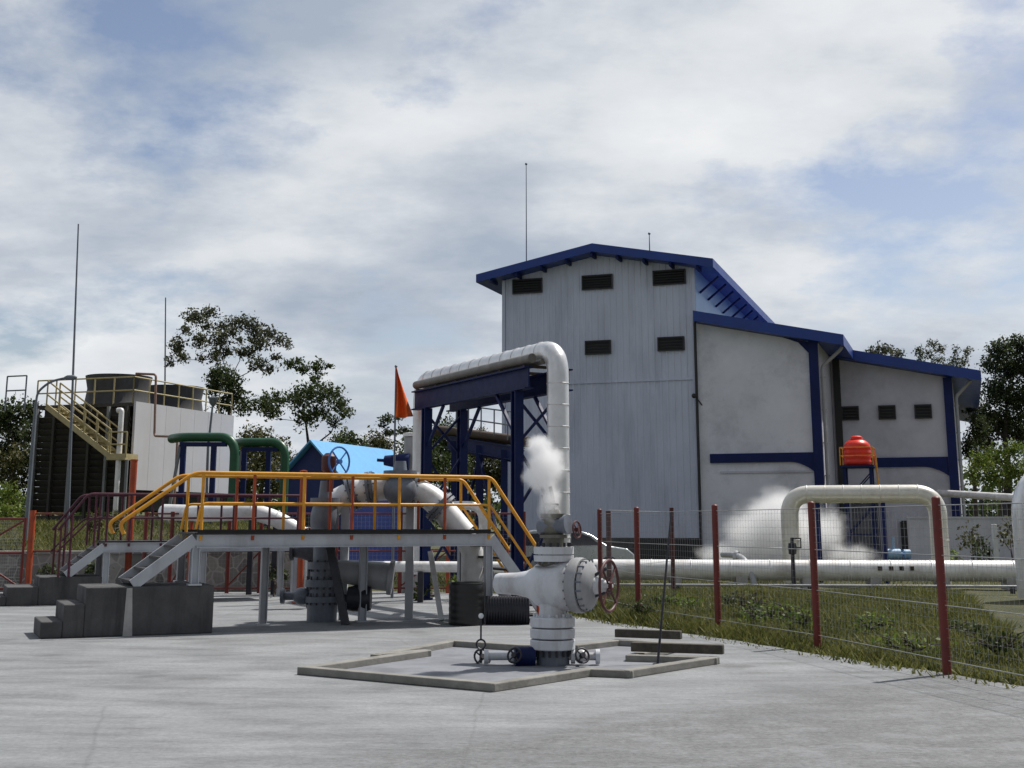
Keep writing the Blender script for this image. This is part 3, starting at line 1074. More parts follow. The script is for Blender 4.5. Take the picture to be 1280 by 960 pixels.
# ------------------------------------------------------------------ flag
fb = at(492, 640, 30); fb.z = 0
ft = at(495, 458, 30)
fp = solo('flag_pole', MB().tube([fb, ft], [0.035, 0.018], 8).sphere(ft, .035, 8, 6), 'mast', 'thin pole flying the orange pennant behind the platform', 'pole', fb)
mbf = MB()
nu, nv = 20, 20
o_ = ft - Z * 0.04
vs = []
for j in range(nv + 1):
    for i in range(nu + 1):
        a, b = j / nv, i / nu
        wdt = 0.02 + 0.36 * a ** 1.1
        x = wdt * b + 0.05 * a * b
        vs.append(o_ + V((x - .01 * a, 0.075 * math.sin(b * 11 + a * 3) * (0.3 + a), -1.14 * a - 0.10 * b * (a) + 0.12 * (b * b) * a)))
fs = [(j * (nu + 1) + i, j * (nu + 1) + i + 1, (j + 1) * (nu + 1) + i + 1, (j + 1) * (nu + 1) + i) for j in range(nv) for i in range(nu)]
mbf.add(vs, fs)
fo = solo('flag', mbf, 'flag', 'limp orange red pennant hanging from the thin pole', 'flag', o_)
md = fo.modifiers.new('thickness', 'SOLIDIFY'); md.thickness = 0.006

# ------------------------------------------------------------------ big insulated pipe on its blue frame
NEAR = at(697, 437, 25.0)
FAR = at(528, 477, 30.8)
FAR.z = NEAR.z
dd = (FAR - NEAR); Lp = dd.length; dd.normalize()
pp = V((-dd.y, dd.x, 0)); pp = pp if pp.x > 0 else -pp
big = thing('insulated_pipe', 'large silver insulated pipe arching over the blue steel frame', 'pipe', V((NEAR.x, NEAR.y, 0)))
rp = 0.215
rg = MB().tube(rounded([V((NEAR.x, NEAR.y, 0.9)), NEAR, FAR, V((FAR.x, FAR.y, 0.5))], 0.50, 10), rp, 24)
for i in range(8):
    z_ = 1.4 + i * 0.42
    rg.torus(V((NEAR.x, NEAR.y, z_)), Z, rp, 0.012, 24, 6)
for i in range(12):
    rg.torus(NEAR.lerp(FAR, (i + 1.2) / 13.2), dd, rp, 0.012, 24, 6)
rg.build('cladding', 'clad', big)
for c in (V((NEAR.x, NEAR.y, 0.85)),):
    MB().lathe(c, Z, [(0, .2), (0, .33), (.07, .33), (.07, .2)], 24).lathe(c - Z * .12, Z, [(0, .2), (0, .33), (.07, .33), (.07, .2)], 24).bolts(c - Z * .16, Z, .28, 14, .018, .28).build('flange', 'well_grey', big)
MB().cyl(V((NEAR.x, NEAR.y, 0)), V((NEAR.x, NEAR.y, 0.73)), 0.19, None, 20).build('stub', 'well_grey', big)
zb_ = NEAR.z - rp - 0.05
fr_ = thing('pipe_gantry', 'tall navy blue steel gantry holding up the large silver pipe', 'gantry', V((NEAR.x, NEAR.y, 0)) + dd * 3)
bents = (0.85, 5.25)
W2 = 0.45
for L_ in bents:
    for k in (-1, 1):
        q = V((NEAR.x, NEAR.y, 0)) + dd * L_ + pp * (k * W2)
        MB().ibeam(q, q + Z * (zb_ - 0.5), 0.19, 0.19, dd, 0.03).box(q + Z * .02, (.36, .36, .04)).build('column', 'rack_blue', fr_)
    q = V((NEAR.x, NEAR.y, 0)) + dd * L_
    mb = MB()
    for (z0, z1) in ((0.5, 1.9), (1.9, 3.2), (3.2, zb_ - .6)):
        mb.bar(q + pp * -W2 + Z * z0, q + pp * W2 + Z * z1, 0.05, 0.05, dd)
        mb.bar(q + pp * W2 + Z * z0 + dd * .06, q + pp * -W2 + Z * z1 + dd * .06, 0.05, 0.05, dd)
    mb.build('cross_brace', 'rack_blue', fr_)
for k in (-1, 1):
    a = V((NEAR.x, NEAR.y, zb_ - .27)) + dd * 0.35 + pp * (k * W2)
    b = V((NEAR.x, NEAR.y, zb_ - .27)) + dd * (Lp - 0.62) + pp * (k * W2)
    MB().ibeam(a, b, 0.2, 0.44).build('beam', 'rack_blue', fr_)
    for L_, sgn in ((0.85, 1), (5.25, -1)):
        a = V((NEAR.x, NEAR.y, 0)) + dd * L_ + pp * (k * W2)
        MB().bar(a + Z * 3.3, a + dd * (sgn * 0.9) + Z * (zb_ - .5), 0.06, 0.06, pp).build('knee_brace', 'rack_blue', fr_)
mb = MB()
for i in range(6):
    c = V((NEAR.x, NEAR.y, zb_ - .035)) + dd * (0.5 + i * 1.05)
    mb.bar(c - pp * .5, c + pp * .5, .1, .05)
mb.build('saddle', 'brown', fr_)

SP = V((NEAR.x, NEAR.y, zb_ + .10)) - pp * (W2 - .02)
solo('slim_pipe', MB().tube([SP + dd * .25, SP + dd * (Lp - .62)], .095, 14).tube([SP + dd * .25 + pp * .24 - Z * .05, SP + dd * (Lp - .62) + pp * .24 - Z * .05], .06, 10), 'slim_pipe',
     'slim weathered grey pipe pair lying along the gantry under the silver pipe', 'pipe', SP + dd * 3)

# lower rack behind it
lr_ = thing('pipe_rack', 'low dark pipe rack with brown pipes and thin handrail behind the blue frame', 'frame', at(610, 690, 38) * 1.0)
ra, rb_ = at(560, 538, 41), at(652, 553, 37.5)
for f in (0.1, 0.45, 0.78):
    q = ra.lerp(rb_, f)
    for o in (0.0, 1.3):
        MB().ibeam(V((q.x, q.y + o, -.1)), V((q.x, q.y + o, q.z - .3)), .2, .2, V((0, 1, 0))).build('column', 'rack_blue', lr_)
for o in (0.0, 1.3):
    MB().ibeam(ra + V((0, o, -.35)), rb_ + V((0, o, -.35)), .2, .4).build('beam', 'rack_blue', lr_)
for o, r_ in ((0.15, .12), (0.6, .16), (1.1, .1)):
    MB().tube([ra + V((-.4, o, .05)), rb_ + V((.2, o, .05))], r_, 12).build('pipe', 'brown', lr_)
mb = MB()
for f in np.linspace(0.12, 1, 6):
    q = ra.lerp(rb_, float(f))
    mb.tube([q, q + Z * .85], .025, 6)
for h in (.45, .85):
    mb.tube([ra.lerp(rb_, .12) + Z * h, rb_ + Z * h], .025, 6)
mb.build('handrail', 'mast', lr_)
mb = MB()
for f0, f1 in ((0.1, 0.45), (0.78, 0.45)):
    a, b = ra.lerp(rb_, f0), ra.lerp(rb_, f1)
    mb.bar(V((a.x, a.y - .05, .4)), V((b.x, b.y - .05, b.z - .6)), .08, .08)
mb.build('brace', 'rack_blue', lr_)

# vent stack + blue actuator
vb = at(515, 690, 32.5); vb.z = 0
vz = at(515, 541, 32.5).z
vs_ = thing('vent_stack', 'upright grey silencer drum with a pale rim beside the orange pennant', 'vent stack', vb)
MB().lathe(vb, Z, [(0, .24), (.2, .24), (vz - .12, .24), (vz - .1, .20)], 24).build('drum', 'pipe_grey', vs_)
MB().lathe(vb + Z * (vz - .1), Z, [(0, .2), (0, .27), (.09, .27), (.1, .2)], 24).build('rim', 'clad_white', vs_)
a_ = at(503, 577, 32.0)
MB().lathe(a_ + V((.15, .2, 0)), V((-1, 0, 0.06)), [(0, .21), (.28, .20), (.29, .17), (.62, .12), (.64, .04), (.8, .04)], 18).build('actuator', 'rack_blue', vs_)

# ------------------------------------------------------------------ rear wellhead with its white pipe arch
YW = 23.0
wb = at(402, 777, 23); wb.z = 0
px = YW / 1633
rw = thing('rear_wellhead', 'grey wellhead standing under the platform with white pipe arch above', 'wellhead', wb)
MB().lathe(wb, Z, [(0, .26), (.32, .26), (.32, .30), (.42, .30), (.42, .24), (.58, .24), (.58, .30), (.7, .30), (.7, .22), (.88, .22), (.88, .27), (1.0, .27), (1.0, .18), (1.3, .18)], 28).build('casing', 'well_grey', rw)
MB().bolts(wb + Z * .28, Z, .27, 14, .016, .2).bolts(wb + Z * .54, Z, .27, 14, .016, .22).bolts(wb + Z * .84, Z, .245, 12, .016, .2).build('bolt_ring', 'steel_dark', rw)
v1 = at(352, 752, 23)
hv = MB().tube([V((wb.x, wb.y, .42)), V((wb.x - .72, wb.y, .42))], .07, 12)
hv.sphere(V((wb.x - .36, wb.y, .42)), .15, 14, 10, (1.1, 1, 1)).lathe(V((wb.x - .72, wb.y, .42)), V((1, 0, 0)), [(0, .13), (.06, .13), (.06, .08)], 16)
hv.lathe(V((wb.x - .22, wb.y, .42)), V((1, 0, 0)), [(0, .13), (.06, .13), (.06, .08)], 16)
hv.build('side_valve', 'well_grey', rw)
hv = MB().tube([V((wb.x, wb.y, .38)), V((wb.x + .6, wb.y, .38))], .07, 12)
hv.lathe(V((wb.x + .45, wb.y - .03, .38)), V((1, 0, 0)), [(0, .06), (0, .2), (.1, .22), (.3, .22), (.4, .2), (.4, .06)], 18)
hv.build('side_valve', 'steel_dark', rw)
# grey trunk under the deck
bx = at(450, 735, 24.2)
MB().lathe(V((wb.x + .2, wb.y + .1, .85)), V((1, 0, -0.12)), [(0, .18), (.4, .22), (.75, .24), (.95, .24), (.95, .3), (1.02, .3), (1.02, .1)], 20).build('outlet', 'pipe_grey', rw)
# upper tree and valve
MB().lathe(wb + Z * 1.25, Z, [(0, .18), (.1, .18), (.1, .27), (.2, .27), (.2, .2), (.4, .25), (.55, .25), (.75, .2), (.75, .26), (.85, .26), (.85, .12), (1.15, .09)], 24).build('valve_body', 'well_grey', rw)
zc_ = at(414, 577, 22.4).z
MB().tube([V((wb.x + .12, wb.y - .3, 2.2)), V((wb.x + .12, wb.y - .3, zc_))], .06, 10).lathe(V((wb.x + .1, wb.y - .35, zc_ - .18)), Z, [(0, .09), (.05, .13), (.28, .13), (.34, .06)], 12).build('gearbox', 'maroon', rw)
handwheel('handwheel', at(424, 577, 22.4), V((0.8, -0.6, 0)), .25, .017, 'blue_wheel', rw)
arch_px = [(404, 640), (420, 627), (440, 617), (462, 611), (490, 609), (515, 611), (535, 619), (550, 633), (565, 650), (580, 668)]
arch = [at(u, v, 23.4) for u, v in arch_px]
big_r = 0.225
ar = MB()
dense = rounded(arch, 0.15, 3)
ar.tube(dense, big_r, 22)
ar.tube([at(580, 668, 23.4), at(590, 690, 23.5), V((at(590, 690, 23.5).x, 23.5, .3))], big_r * .9, 20)
ar.build('pipe_arch', 'clad_white', rw)
mb = MB()
for i, ax in ((2, 0), (3, 0), (5, 0), (7, 0)):
    d_ = (arch[i + 1] - arch[i - 1]).normalized()
    mb.lathe(arch[i] - d_ * .05, d_, [(0, .2), (0, .31), (.05, .31), (.05, .2)], 22).lathe(arch[i] + d_ * .03, d_, [(0, .2), (0, .31), (.05, .31), (.05, .2)], 22)
    mb.bolts(arch[i] - d_ * .08, d_, .275, 12, .015, .2)
mb.build('flange', 'well_grey', rw)
cb_ = at(500, 612, 23.1)
MB().sphere(cb_, .30, 20, 12, (1.0, 1, .95)).lathe(cb_, Z, [(0, .2), (.25, .2), (.25, .3), (.33, .3), (.33, .12), (.5, .1)], 20).build('control_valve', 'well_grey', rw)
for (u, Y_) in ((432, 23.3), (513, 23.6)):
    q = at(u, 640, Y_)
    MB().bar(V((q.x, q.y, 0)), V((q.x, q.y, at(u, 625, Y_).z)), .14, .14, V((0, 1, 0))).build('support', 'platform_grey', rw)
MB().bar(at(413, 684, 22.3), gz(432, 781), .13, .13, V((0, 1, 0))).build('raking_strut', 'steel_dark', rw)

MB().bar(at(538, 690, 23.6), gz(552, 776), .09, .09, V((0, 1, 0))).build('raking_strut', 'clad_white', rw)
gvb = at(388, 727, 26.5); gvb.z = 0
gv = thing('gate_valve', 'dark gate valve on a low stand behind the raking strut', 'valve', gvb)
gzt = at(388, 690, 26.5).z
MB().tube([gvb, V((gvb.x, gvb.y, gzt))], .07, 10).lathe(V((gvb.x - .42, gvb.y, gzt)), V((1, 0, 0)), [(0, .05), (0, .17), (.06, .17), (.06, .1), (.25, .14), (.42, .2), (.6, .14), (.78, .1), (.78, .17), (.84, .17), (.84, .05)], 18).build('body', 'steel_dark', gv)
MB().lathe(V((gvb.x, gvb.y, gzt + .1)), Z, [(0, .1), (.12, .1), (.12, .15), (.18, .15), (.18, .05), (.34, .04)], 16).build('bonnet', 'steel_dark', gv)
handwheel('handwheel', V((gvb.x, gvb.y, gzt + .42)), V((.15, -.3, 1)), .16, .016, 'maroon', gv, 4, 24)

# small white loop pipe
lp_ = [at(566, 632, 24.6), at(603, 632, 24.6)]
q = lp_[1]
solo('loop_pipe', MB().tube(rounded([V((lp_[0].x, lp_[0].y + 1.2, lp_[0].z)), lp_[0], q, V((q.x + .09, q.y, 0.0))], .32, 8), .085, 14), 'clad_white',
     'thin white pipe bending down at the right end of the platform', 'pipe', V((q.x + .09, q.y, 0.0)))
# white pipe behind at the left
YB = 31.5
bl = [at(262, 642, YB), at(315, 639, YB), at(345, 648, YB), at(378, 668, YB), at(392, 684, YB)]
lo = V((bl[2].x, bl[2].y, .0))
lpp = thing('insulated_pipe', 'white insulated pipe dipping down behind the left half of the yellow railing', 'pipe', lo)
mb = MB().tube(rounded([bl[0] + V((-1.5, 1.6, .05))] + bl + [V((bl[4].x, bl[4].y, 0))], .4, 5), .2, 18)
for i in range(1, 4):
    d_ = (bl[i + 1] - bl[i - 1]).normalized()
    mb.torus(bl[i], d_, .2, .012, 20, 6)
mb.build('cladding', 'clad_white', lpp)
for i in (1, 2):
    MB().bar(V((bl[i].x, bl[i].y, 0)), bl[i] - Z * .18, .12, .12, V((0, 1, 0))).build('support', 'steel_dark', lpp)
# low white pipeline behind the platform
a, b = at(440, 708, 28.5), at(655, 709, 28.5)
lw = thing('low_pipeline', 'straight white pipe on short stands low behind the platform', 'pipe', V((a.x, a.y, 0)))
MB().tube([a, b], .115, 16).build('cladding', 'clad_white', lw)
for f in (.08, .4, .72, .95):
    q = a.lerp(b, f)
    MB().box(V((q.x, q.y, q.z / 2 - .06)), (.12, .2, q.z - .12)).build('stand', 'steel_dark', lw)

# ------------------------------------------------------------------ access platform with yellow railing
PA = R(24)
PE = V((math.cos(PA), math.sin(PA), 0))
PN = V((math.sin(PA), -math.cos(PA), 0))
P0 = gz(104, 797)


def pa(u, v=700):
    return (hit(u, v, P0, PN) - P0).dot(PE)


def PL(a, b, z):
    q = P0 + PE * a - PN * b
    return V((q.x, q.y, z))


AX = (PE, -PN, Z)
aB1 = pa(266, 780)
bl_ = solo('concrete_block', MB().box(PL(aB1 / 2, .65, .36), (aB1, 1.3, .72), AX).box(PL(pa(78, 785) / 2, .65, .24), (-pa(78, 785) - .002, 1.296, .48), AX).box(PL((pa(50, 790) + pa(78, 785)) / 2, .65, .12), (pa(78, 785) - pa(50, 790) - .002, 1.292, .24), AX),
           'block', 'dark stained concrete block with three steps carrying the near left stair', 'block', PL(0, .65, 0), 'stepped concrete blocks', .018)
MB  # keep
pz = 1.52
plat = thing('access_platform', 'grey steel platform with yellow handrails and stairs at both ends', 'platform', PL(pa(430), .7, 0))
aL, aR = pa(245), pa(613)
BW = 1.35
MB().box(PL((aL + aR) / 2, BW / 2, pz - .015), (aR - aL + .1, BW + .1, .03), AX).build('deck', 'grating', plat)
for b_ in (0.03, BW - .03):
    MB().ibeam(PL(aL, b_, pz - .135), PL(aR, b_, pz - .135), .1, .2, Z, .012).build('girder', 'platform_grey', plat)
mb = MB()
for i in range(8):
    a = aL + (aR - aL) * (i + .5) / 8
    mb.bar(PL(a, .06, pz - .12), PL(a, BW - .06, pz - .12), .06, .12)
mb.build('joist', 'platform_grey', plat)
for (u, b_, zb_) in ((245, .06, .72), (245, BW - .06, .72), (612, .06, 0), (612, BW - .06, 0), (484, BW - .06, 0), (355, BW - .06, 0)):
    q = PL(pa(u), b_, zb_)
    MB().ibeam(q, V((q.x, q.y, pz - .24)), .12, .12, PE, .014).box(q + Z * .012, (.2, .2, .024), AX).build('leg', 'platform_grey', plat)
# stairs
def stairs(a0, z0, a1, z1, n, label):
    for b_ in (.05, BW - .05):
        st = MB().bar(PL(a0, b_, z0), PL(a1, b_, z1), .05, .17).build('stringer', 'platform_grey', plat)
    for i in range(n):
        t = (i + .7) / n
        MB().box(PL(a0 + (a1 - a0) * t, BW / 2, z0 + (z1 - z0) * t), (.24, BW - .16, .035), AX).build('tread', 'grating', plat)


aS = pa(168)
stairs(aL - .02, pz - .1, aS, .74, 4, '')
aD = aR + 1.12
stairs(aR + .02, pz - .1, aD, .02, 7, '')
# handrails
RZ = .92
for k, b_ in enumerate((.02, BW - .02)):
    aE = pa(147)
    top = rounded([PL(aE + .07, b_, 1.5), PL(aE, b_, 1.66), PL(aL - .08, b_, pz + RZ), PL(aR + .02, b_, pz + RZ), PL(aR + .92, b_, .28 + RZ)], .12)
    MB().tube(top, .031, 10).build('top_rail', 'yellow_rail', plat)
    mid = rounded([PL(aL - .02, b_, pz + .05), PL(aL + .05, b_, pz + .45), PL(aR, b_, pz + .45), PL(aR + .92, b_, .28 + .45)], .1)
    MB().tube(mid, .022, 8).build('mid_rail', 'yellow_rail', plat)
    for i in range(7):
        a = aL + .06 + (aR - aL - .08) * i / 6
        MB().tube([PL(a, b_, pz - .12), PL(a, b_, pz + RZ)], .026, 8).build('railing_post', 'yellow_rail' if i % 2 == 0 else 'orange_post', plat)
    MB().tube([PL(aR + .9, b_, .02), PL(aR + .9, b_, .29 + RZ)], .024, 8).build('railing_post', 'orange_post', plat)
mb = MB()
for b_ in (-.01, BW + .01):
    mb.bar(PL(aL, b_, pz + .02), PL(aR, b_, pz + .02), .012, .04)
mb.build('toe_board', 'grating', plat)

# pale repair strip on the near block
mb = MB().prism([PL(pa(154, 780), -.004, .0), PL(pa(166, 780), -.004, .0), PL(pa(164, 760), -.004, .7), PL(pa(157, 760), -.004, .7)], PN * .006)
strip = mb.build('mortar_strip', 'block_pale', None)
strip.parent = bl_
strip.matrix_parent_inverse = Matrix.Translation(bl_.location).inverted()

# ------------------------------------------------------------------ second platform, farther left
B0 = gz(47, 757)
def PB(a, b, z):
    q = B0 + PE * a - PN * b
    return V((q.x, q.y, z))
def pb2(u, v=700):
    return (hit(u, v, B0, PN) - B0).dot(PE)
hB = .57
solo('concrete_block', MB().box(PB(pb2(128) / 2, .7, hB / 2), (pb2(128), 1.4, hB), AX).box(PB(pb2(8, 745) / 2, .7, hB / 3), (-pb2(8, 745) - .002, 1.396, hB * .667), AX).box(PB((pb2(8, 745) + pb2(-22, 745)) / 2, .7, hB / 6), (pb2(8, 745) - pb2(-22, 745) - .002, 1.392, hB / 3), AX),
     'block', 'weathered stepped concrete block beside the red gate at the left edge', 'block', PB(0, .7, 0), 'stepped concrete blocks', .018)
p2 = thing('access_platform', 'farther grey platform with dark purple handrails behind the yellow one', 'platform', PB(pb2(260), .7, 0))
z2 = 1.28
c0, c1 = pb2(130), pb2(372)
MB().box(PB((c0 + c1) / 2, .7, z2), (c1 - c0, 1.4, .03), AX).build('deck', 'grating', p2)
for b_ in (.03, 1.37):
    MB().ibeam(PB(c0, b_, z2 - .12), PB(c1, b_, z2 - .12), .1, .2, Z, .012).build('girder', 'platform_grey', p2)
for a, zb_ in ((c0 + .05, hB if pb2(128) > c0 + .05 else 0.0), ((c0 + c1) / 2, 0), (c1 - .05, 0)):
    for b_ in (.06, 1.34):
        q = PB(a, b_, zb_)
        MB().ibeam(q, V((q.x, q.y, z2 - .23)), .13, .13, PE, .014).build('leg', 'platform_grey', p2)
for b_ in (.05, 1.35):
    MB().bar(PB(c0, b_, z2 - .1), PB(pb2(84), b_, hB + .02), .05, .17).build('stringer', 'platform_grey', p2)
for i in range(4):
    t = (i + .6) / 4
    MB().box(PB(c0 + (pb2(84) - c0) * t, .7, z2 - .08 + (hB - z2 + .1) * t), (.26, 1.24, .035), AX).build('tread', 'grating', p2)
for b_ in (.02, 1.38):
    MB().tube(rounded([PB(pb2(70), b_, hB + .95), PB(pb2(106), b_, z2 + 1.0), PB(c1, b_, z2 + 1.0)], .12), .028, 8).build('top_rail', 'purple_rail', p2)
    MB().tube(rounded([PB(pb2(70), b_, hB + .5), PB(pb2(112), b_, z2 + .5), PB(c1, b_, z2 + .5)], .12), .02, 8).build('mid_rail', 'purple_rail', p2)
    for u in (74, 87, 116, 131, 160, 200, 245, 290, 335, 371):
        a = pb2(u)
        zb_ = hB if u < 100 else z2 - .1
        zt_ = z2 + 1.0 if u > 110 else hB + .95 + (z2 + .05 - hB) * (u - 70) / 36
        MB().tube([PB(a, b_, zb_), PB(a, b_, zt_)], .026, 8).build('railing_post', 'purple_rail' if u != 74 else 'maroon', p2)

# ------------------------------------------------------------------ red pipe fence and gate at the left
YF = 32.2
gb = at(18, 735, YF); gb.z = 0
zt_ = at(18, 647, YF).z
gate = thing('gate', 'red steel gate with diagonal braces at the left edge', 'gate', gb)
xl, xr = at(-40, 700, YF).x, at(28, 700, YF).x
mb = MB()
for z_ in (.1, .95, zt_ - .03):
    mb.tube([V((xl, YF, z_)), V((xr, YF, z_))], .03, 8)
for x in (xl, xr):
    mb.tube([V((x, YF, .08)), V((x, YF, zt_))], .035, 8)
mb.build('frame', 'red_post', gate)
mb = MB().tube([V((xl, YF, .95)), V((xr, YF, zt_ - .05))], .025, 8).tube([V((xl, YF, .95)), V((xr, YF, .12))], .025, 8)
mb.build('brace', 'red_post', gate)
mb = MB()
for i in range(24):
    x = xl + (xr - xl) * (i + .5) / 24
    mb.tube([V((x, YF + .03, .1)), V((x, YF + .03, zt_))], .003, 4)
for i in range(22):
    z_ = .1 + (zt_ - .1) * (i + .5) / 22
    mb.tube([V((xl, YF + .034, z_)), V((xr, YF + .034, z_))], .003, 4)
mb.build('mesh', 'wire', gate)
fe = thing('pipe_fence', 'red pipe fence with thin mesh running behind both platforms', 'fence', V((at(150, 700, YF).x, YF, 0)))
fx = [at(u, 700, YF).x for u in (37, 180, 213, 237, 285, 325, 372, 420, 500, 560, 655)]
for i, x in enumerate(fx):
    MB().tube([V((x, YF, -.05)), V((x, YF, 1.95 if i else 1.98))], .05 if i else .075, 10).build('post', 'red_post' if i % 3 else 'orange_post', fe)
mb = MB()
for z_ in (.12, 1.0, 1.9):
    mb.tube([V((at(180, 700, YF).x, YF, z_)), V((fx[-1], YF, z_))], .022, 8)
    mb.tube([V((fx[0], YF, z_)), V((at(75, 700, YF).x, YF, z_))], .022, 8)
mb.build('rail', 'red_post', fe)
mb = MB()
for i in range(2, 9, 2):
    mb.tube([V((fx[i], YF, .15)), V((fx[i + 1], YF, 1.0))], .02, 6)
mb.build('brace', 'red_post', fe)
mb = MB()
n_ = int((fx[-1] - fx[1]) / .1)
for i in range(n_):
    x = fx[1] + .1 * i
    mb.tube([V((x, YF + .05, .05)), V((x, YF + .05, 1.9))], .0022, 3, False)
for i in range(18):
    mb.tube([V((fx[1], YF + .055, .1 + i * .1)), V((fx[-1], YF + .055, .1 + i * .1))], .0022, 3, False)
mb.build('mesh', 'wire', fe)
# tall lifting posts
for (u, vt, Y_, r_, lab) in ((160.5, 576, 29.0, .075, 'tall thick orange red post behind the left stair'), (376, 590, 28.0, .07, 'orange red post standing behind the middle of the yellow railing')):
    q = at(u, 700, Y_); q.z = 0
    solo('steel_post', MB().tube([q, V((q.x, q.y, at(u, vt, Y_).z))], r_, 14).lathe(q, Z, [(0, .05), (0, .16), (.03, .16), (.03, .05)], 14).lathe(V((q.x, q.y, at(u, vt, Y_).z)), Z, [(0, .02), (0, r_ * 1.15), (.03, r_ * 1.15), (.04, .02)], 14),
         'orange_post', lab, 'post', q, 'tall steel posts by the platforms')
# rubble retaining wall behind the gate
x0, x1 = -40.0, -4.9
rw_ = solo('stone_wall', MB().box(V(((x0 + x1) / 2, 33.35, .42)), (x1 - x0, .5, .98)).box(V(((x0 + x1) / 2, 33.35, .945)), (x1 - x0 + .05, .6, .07)), 'rubble', 'low grey rubble stone retaining wall below the grass bank', 'wall', V(((x0 + x1) / 2, 33.35, -.06)))

# ------------------------------------------------------------------ front wellhead in its curbed cellar
curb_px = [(382, 843), (616, 864), (735, 845), (785, 847), (840, 838), (890, 830), (790, 827), (855, 812), (772, 807), (716, 814), (655, 814), (565, 808), (472, 826), (530, 821)]
cpts = [gz(u, v) for u, v in curb_px]
struct('cellar_floor', MB().add([V((p.x, p.y, .005)) for p in cpts], [tuple(range(len(cpts)))]), 'cellar', smooth=False)
cu = MB()
CW, CH = .14, .085
for i in range(len(cpts)):
    a, b = cpts[i], cpts[(i + 1) % len(cpts)]
    d_ = (b - a).normalized()
    cu.bar(V((a.x, a.y, CH / 2 - .002 * (i % 3))) - d_ * (CW / 2 if i % 2 else -.0), V((b.x, b.y, CH / 2 - .002 * (i % 3))) + d_ * (CW / 2), CW, CH)
solo('cellar_curb', cu, 'curb', 'low jagged concrete curb around the front wellhead', 'curb', V((cpts[0].lerp(cpts[3], .5).x, cpts[0].lerp(cpts[3], .5).y, 0)), None, .012)

WB = gz(691, 831)
W = thing('wellhead', 'big pale wellhead valve on bolted flanges with red handwheel', 'wellhead', WB)
def wz(v):
    return at(691, v, WB.y).z
MB().lathe(WB, Z, [(0, .20), (.16, .20), (.16, .215), (.20, .215), (.20, .1)], 32).build('casing', 'well_grey', W)
zf = wz(812)
MB().bolts(WB + Z * (zf - .07), Z, .225, 16, .017, .1).build('bolt_ring', 'steel_dark', W)
MB().bolts(WB + Z * wz(704), Z, .2, 14, .014, .15).build('bolt_ring', 'well_grey', W)
fl_ = MB()
z1, z2_, z3, z4 = zf, wz(798), wz(784), wz(770)
for a, b in ((z1, z2_), (z2_, z3), (z3, z4)):
    fl_.lathe(WB, Z, [(a + .004, .22), (a + .006, .262), (a + .015, .27), (b - .02, .27), (b - .010, .262), (b - .006, .22)], 40)
fl_.bolts(WB + Z * (z4 - .02), Z, .225, 16, .015, .05)
fl_.build('flange', 'well_white', W)
MB().lathe(WB + Z * (z4 - .02), Z, [(0, .17), (.04, .165), (.10, .155), (.2, .175), (.28, .24)], 32).build('neck', 'well_white', W)
BC = V((WB.x + .10, WB.y, at(691, 731, WB.y).z))
BA = V((.90, -.44, 0)).normalized()
bs = MB()
prof = [(-.86, .06), (-.86, .115), (-.83, .125), (-.58, .135), (-.44, .16), (-.35, .20)]
for i in range(13):
    a = math.pi * (i + 1) / 15
    prof.append((-.34 * math.cos(a), .185 + .125 * math.sin(a)))
prof += [(.33, .25)]
bs.lathe(BC, BA, prof, 36)
body = bs.build('valve_body', 'well_white', W)
rb2 = MB().lathe(BC + BA * .18, BA, [(0, .26), (0, .318), (.03, .326), (.10, .326), (.13, .318), (.13, .22)], 40)
rb2.lathe(BC + BA * .32, BA, [(0, .22), (0.01, .298), (.05, .298), (.07, .275), (.12, .18), (.14, .12)], 40)
rb2.build('bonnet_flange', 'pipe_grey', W)
MB().bolts(BC + BA * .155, BA, .292, 18, .013, .235).build('bolt_ring', 'well_grey', W)
MB().lathe(BC + BA * .44, BA, [(0, .11), (.06, .10), (.16, .06), (.22, .035), (.24, .02)], 18).build('stem_housing', 'well_white', W)
handwheel('handwheel', BC + BA * .63, BA, .295, .019, 'maroon', W, 4, 40)
ya = MB().tube([BC + BA * .45 + Z * .12, BC + BA * .60 + Z * .2], .02, 8).tube([BC + BA * .45 - Z * .12, BC + BA * .58 - Z * .08], .02, 8)
ya.build('yoke', 'steel_dark', W)
zt1, zt0 = wz(683), wz(702)
MB().lathe(WB, Z, [(BC.z + .22, .22), (zt0 - .06, .18), (zt0 - .06, .165), (zt0, .165)], 28).build('neck', 'well_olive', W)
MB().lathe(WB + V((.02, 0, 0)), Z, [(zt0, .1), (zt0 + .004, .24), (zt0 + .075, .245), (zt0 + .08, .22), (zt0 + .088, .22), (zt0 + .092, .245), (zt1 - .004, .245), (zt1, .1)], 36).build('flange', 'well_white', W)
MB().bolts(WB + V((.02, 0, zt1 - .01)), Z, .2, 14, .017, .055).build('bolt_ring', 'steel_dark', W)
# top works
TW = WB + V((.02, 0, 0))
MB().lathe(TW, Z, [(zt1, .13), (zt1 + .1, .13), (zt1 + .1, .17), (zt1 + .14, .17), (zt1 + .14, .12), (zt1 + .2, .15), (zt1 + .28, .15), (zt1 + .34, .12), (zt1 + .34, .16), (zt1 + .39, .16), (zt1 + .39, .08), (zt1 + .44, .06)], 28).build('bonnet', 'well_olive', W)
MB().lathe(TW + V((-.03, -.02, zt1 + .24)), V((.85, -.5, .1)), [(-.18, .05), (-.16, .09), (0, .12), (.12, .1), (.2, .1), (.2, .12), (.24, .12), (.24, .03)], 18).build('gate_valve', 'well_grey', W)
MB().tube(rounded([TW + V((0, 0, zt1 + .4)), TW + V((0, 0, zt1 + .55)), TW + V((-.04, 0, zt1 + .72))], .1), .022, 8).tube([TW + V((-.1, 0, zt1 + .36)), TW + V((-.14, 0, zt1 + .62))], .012, 6).build('spindle', 'steel_dark', W)
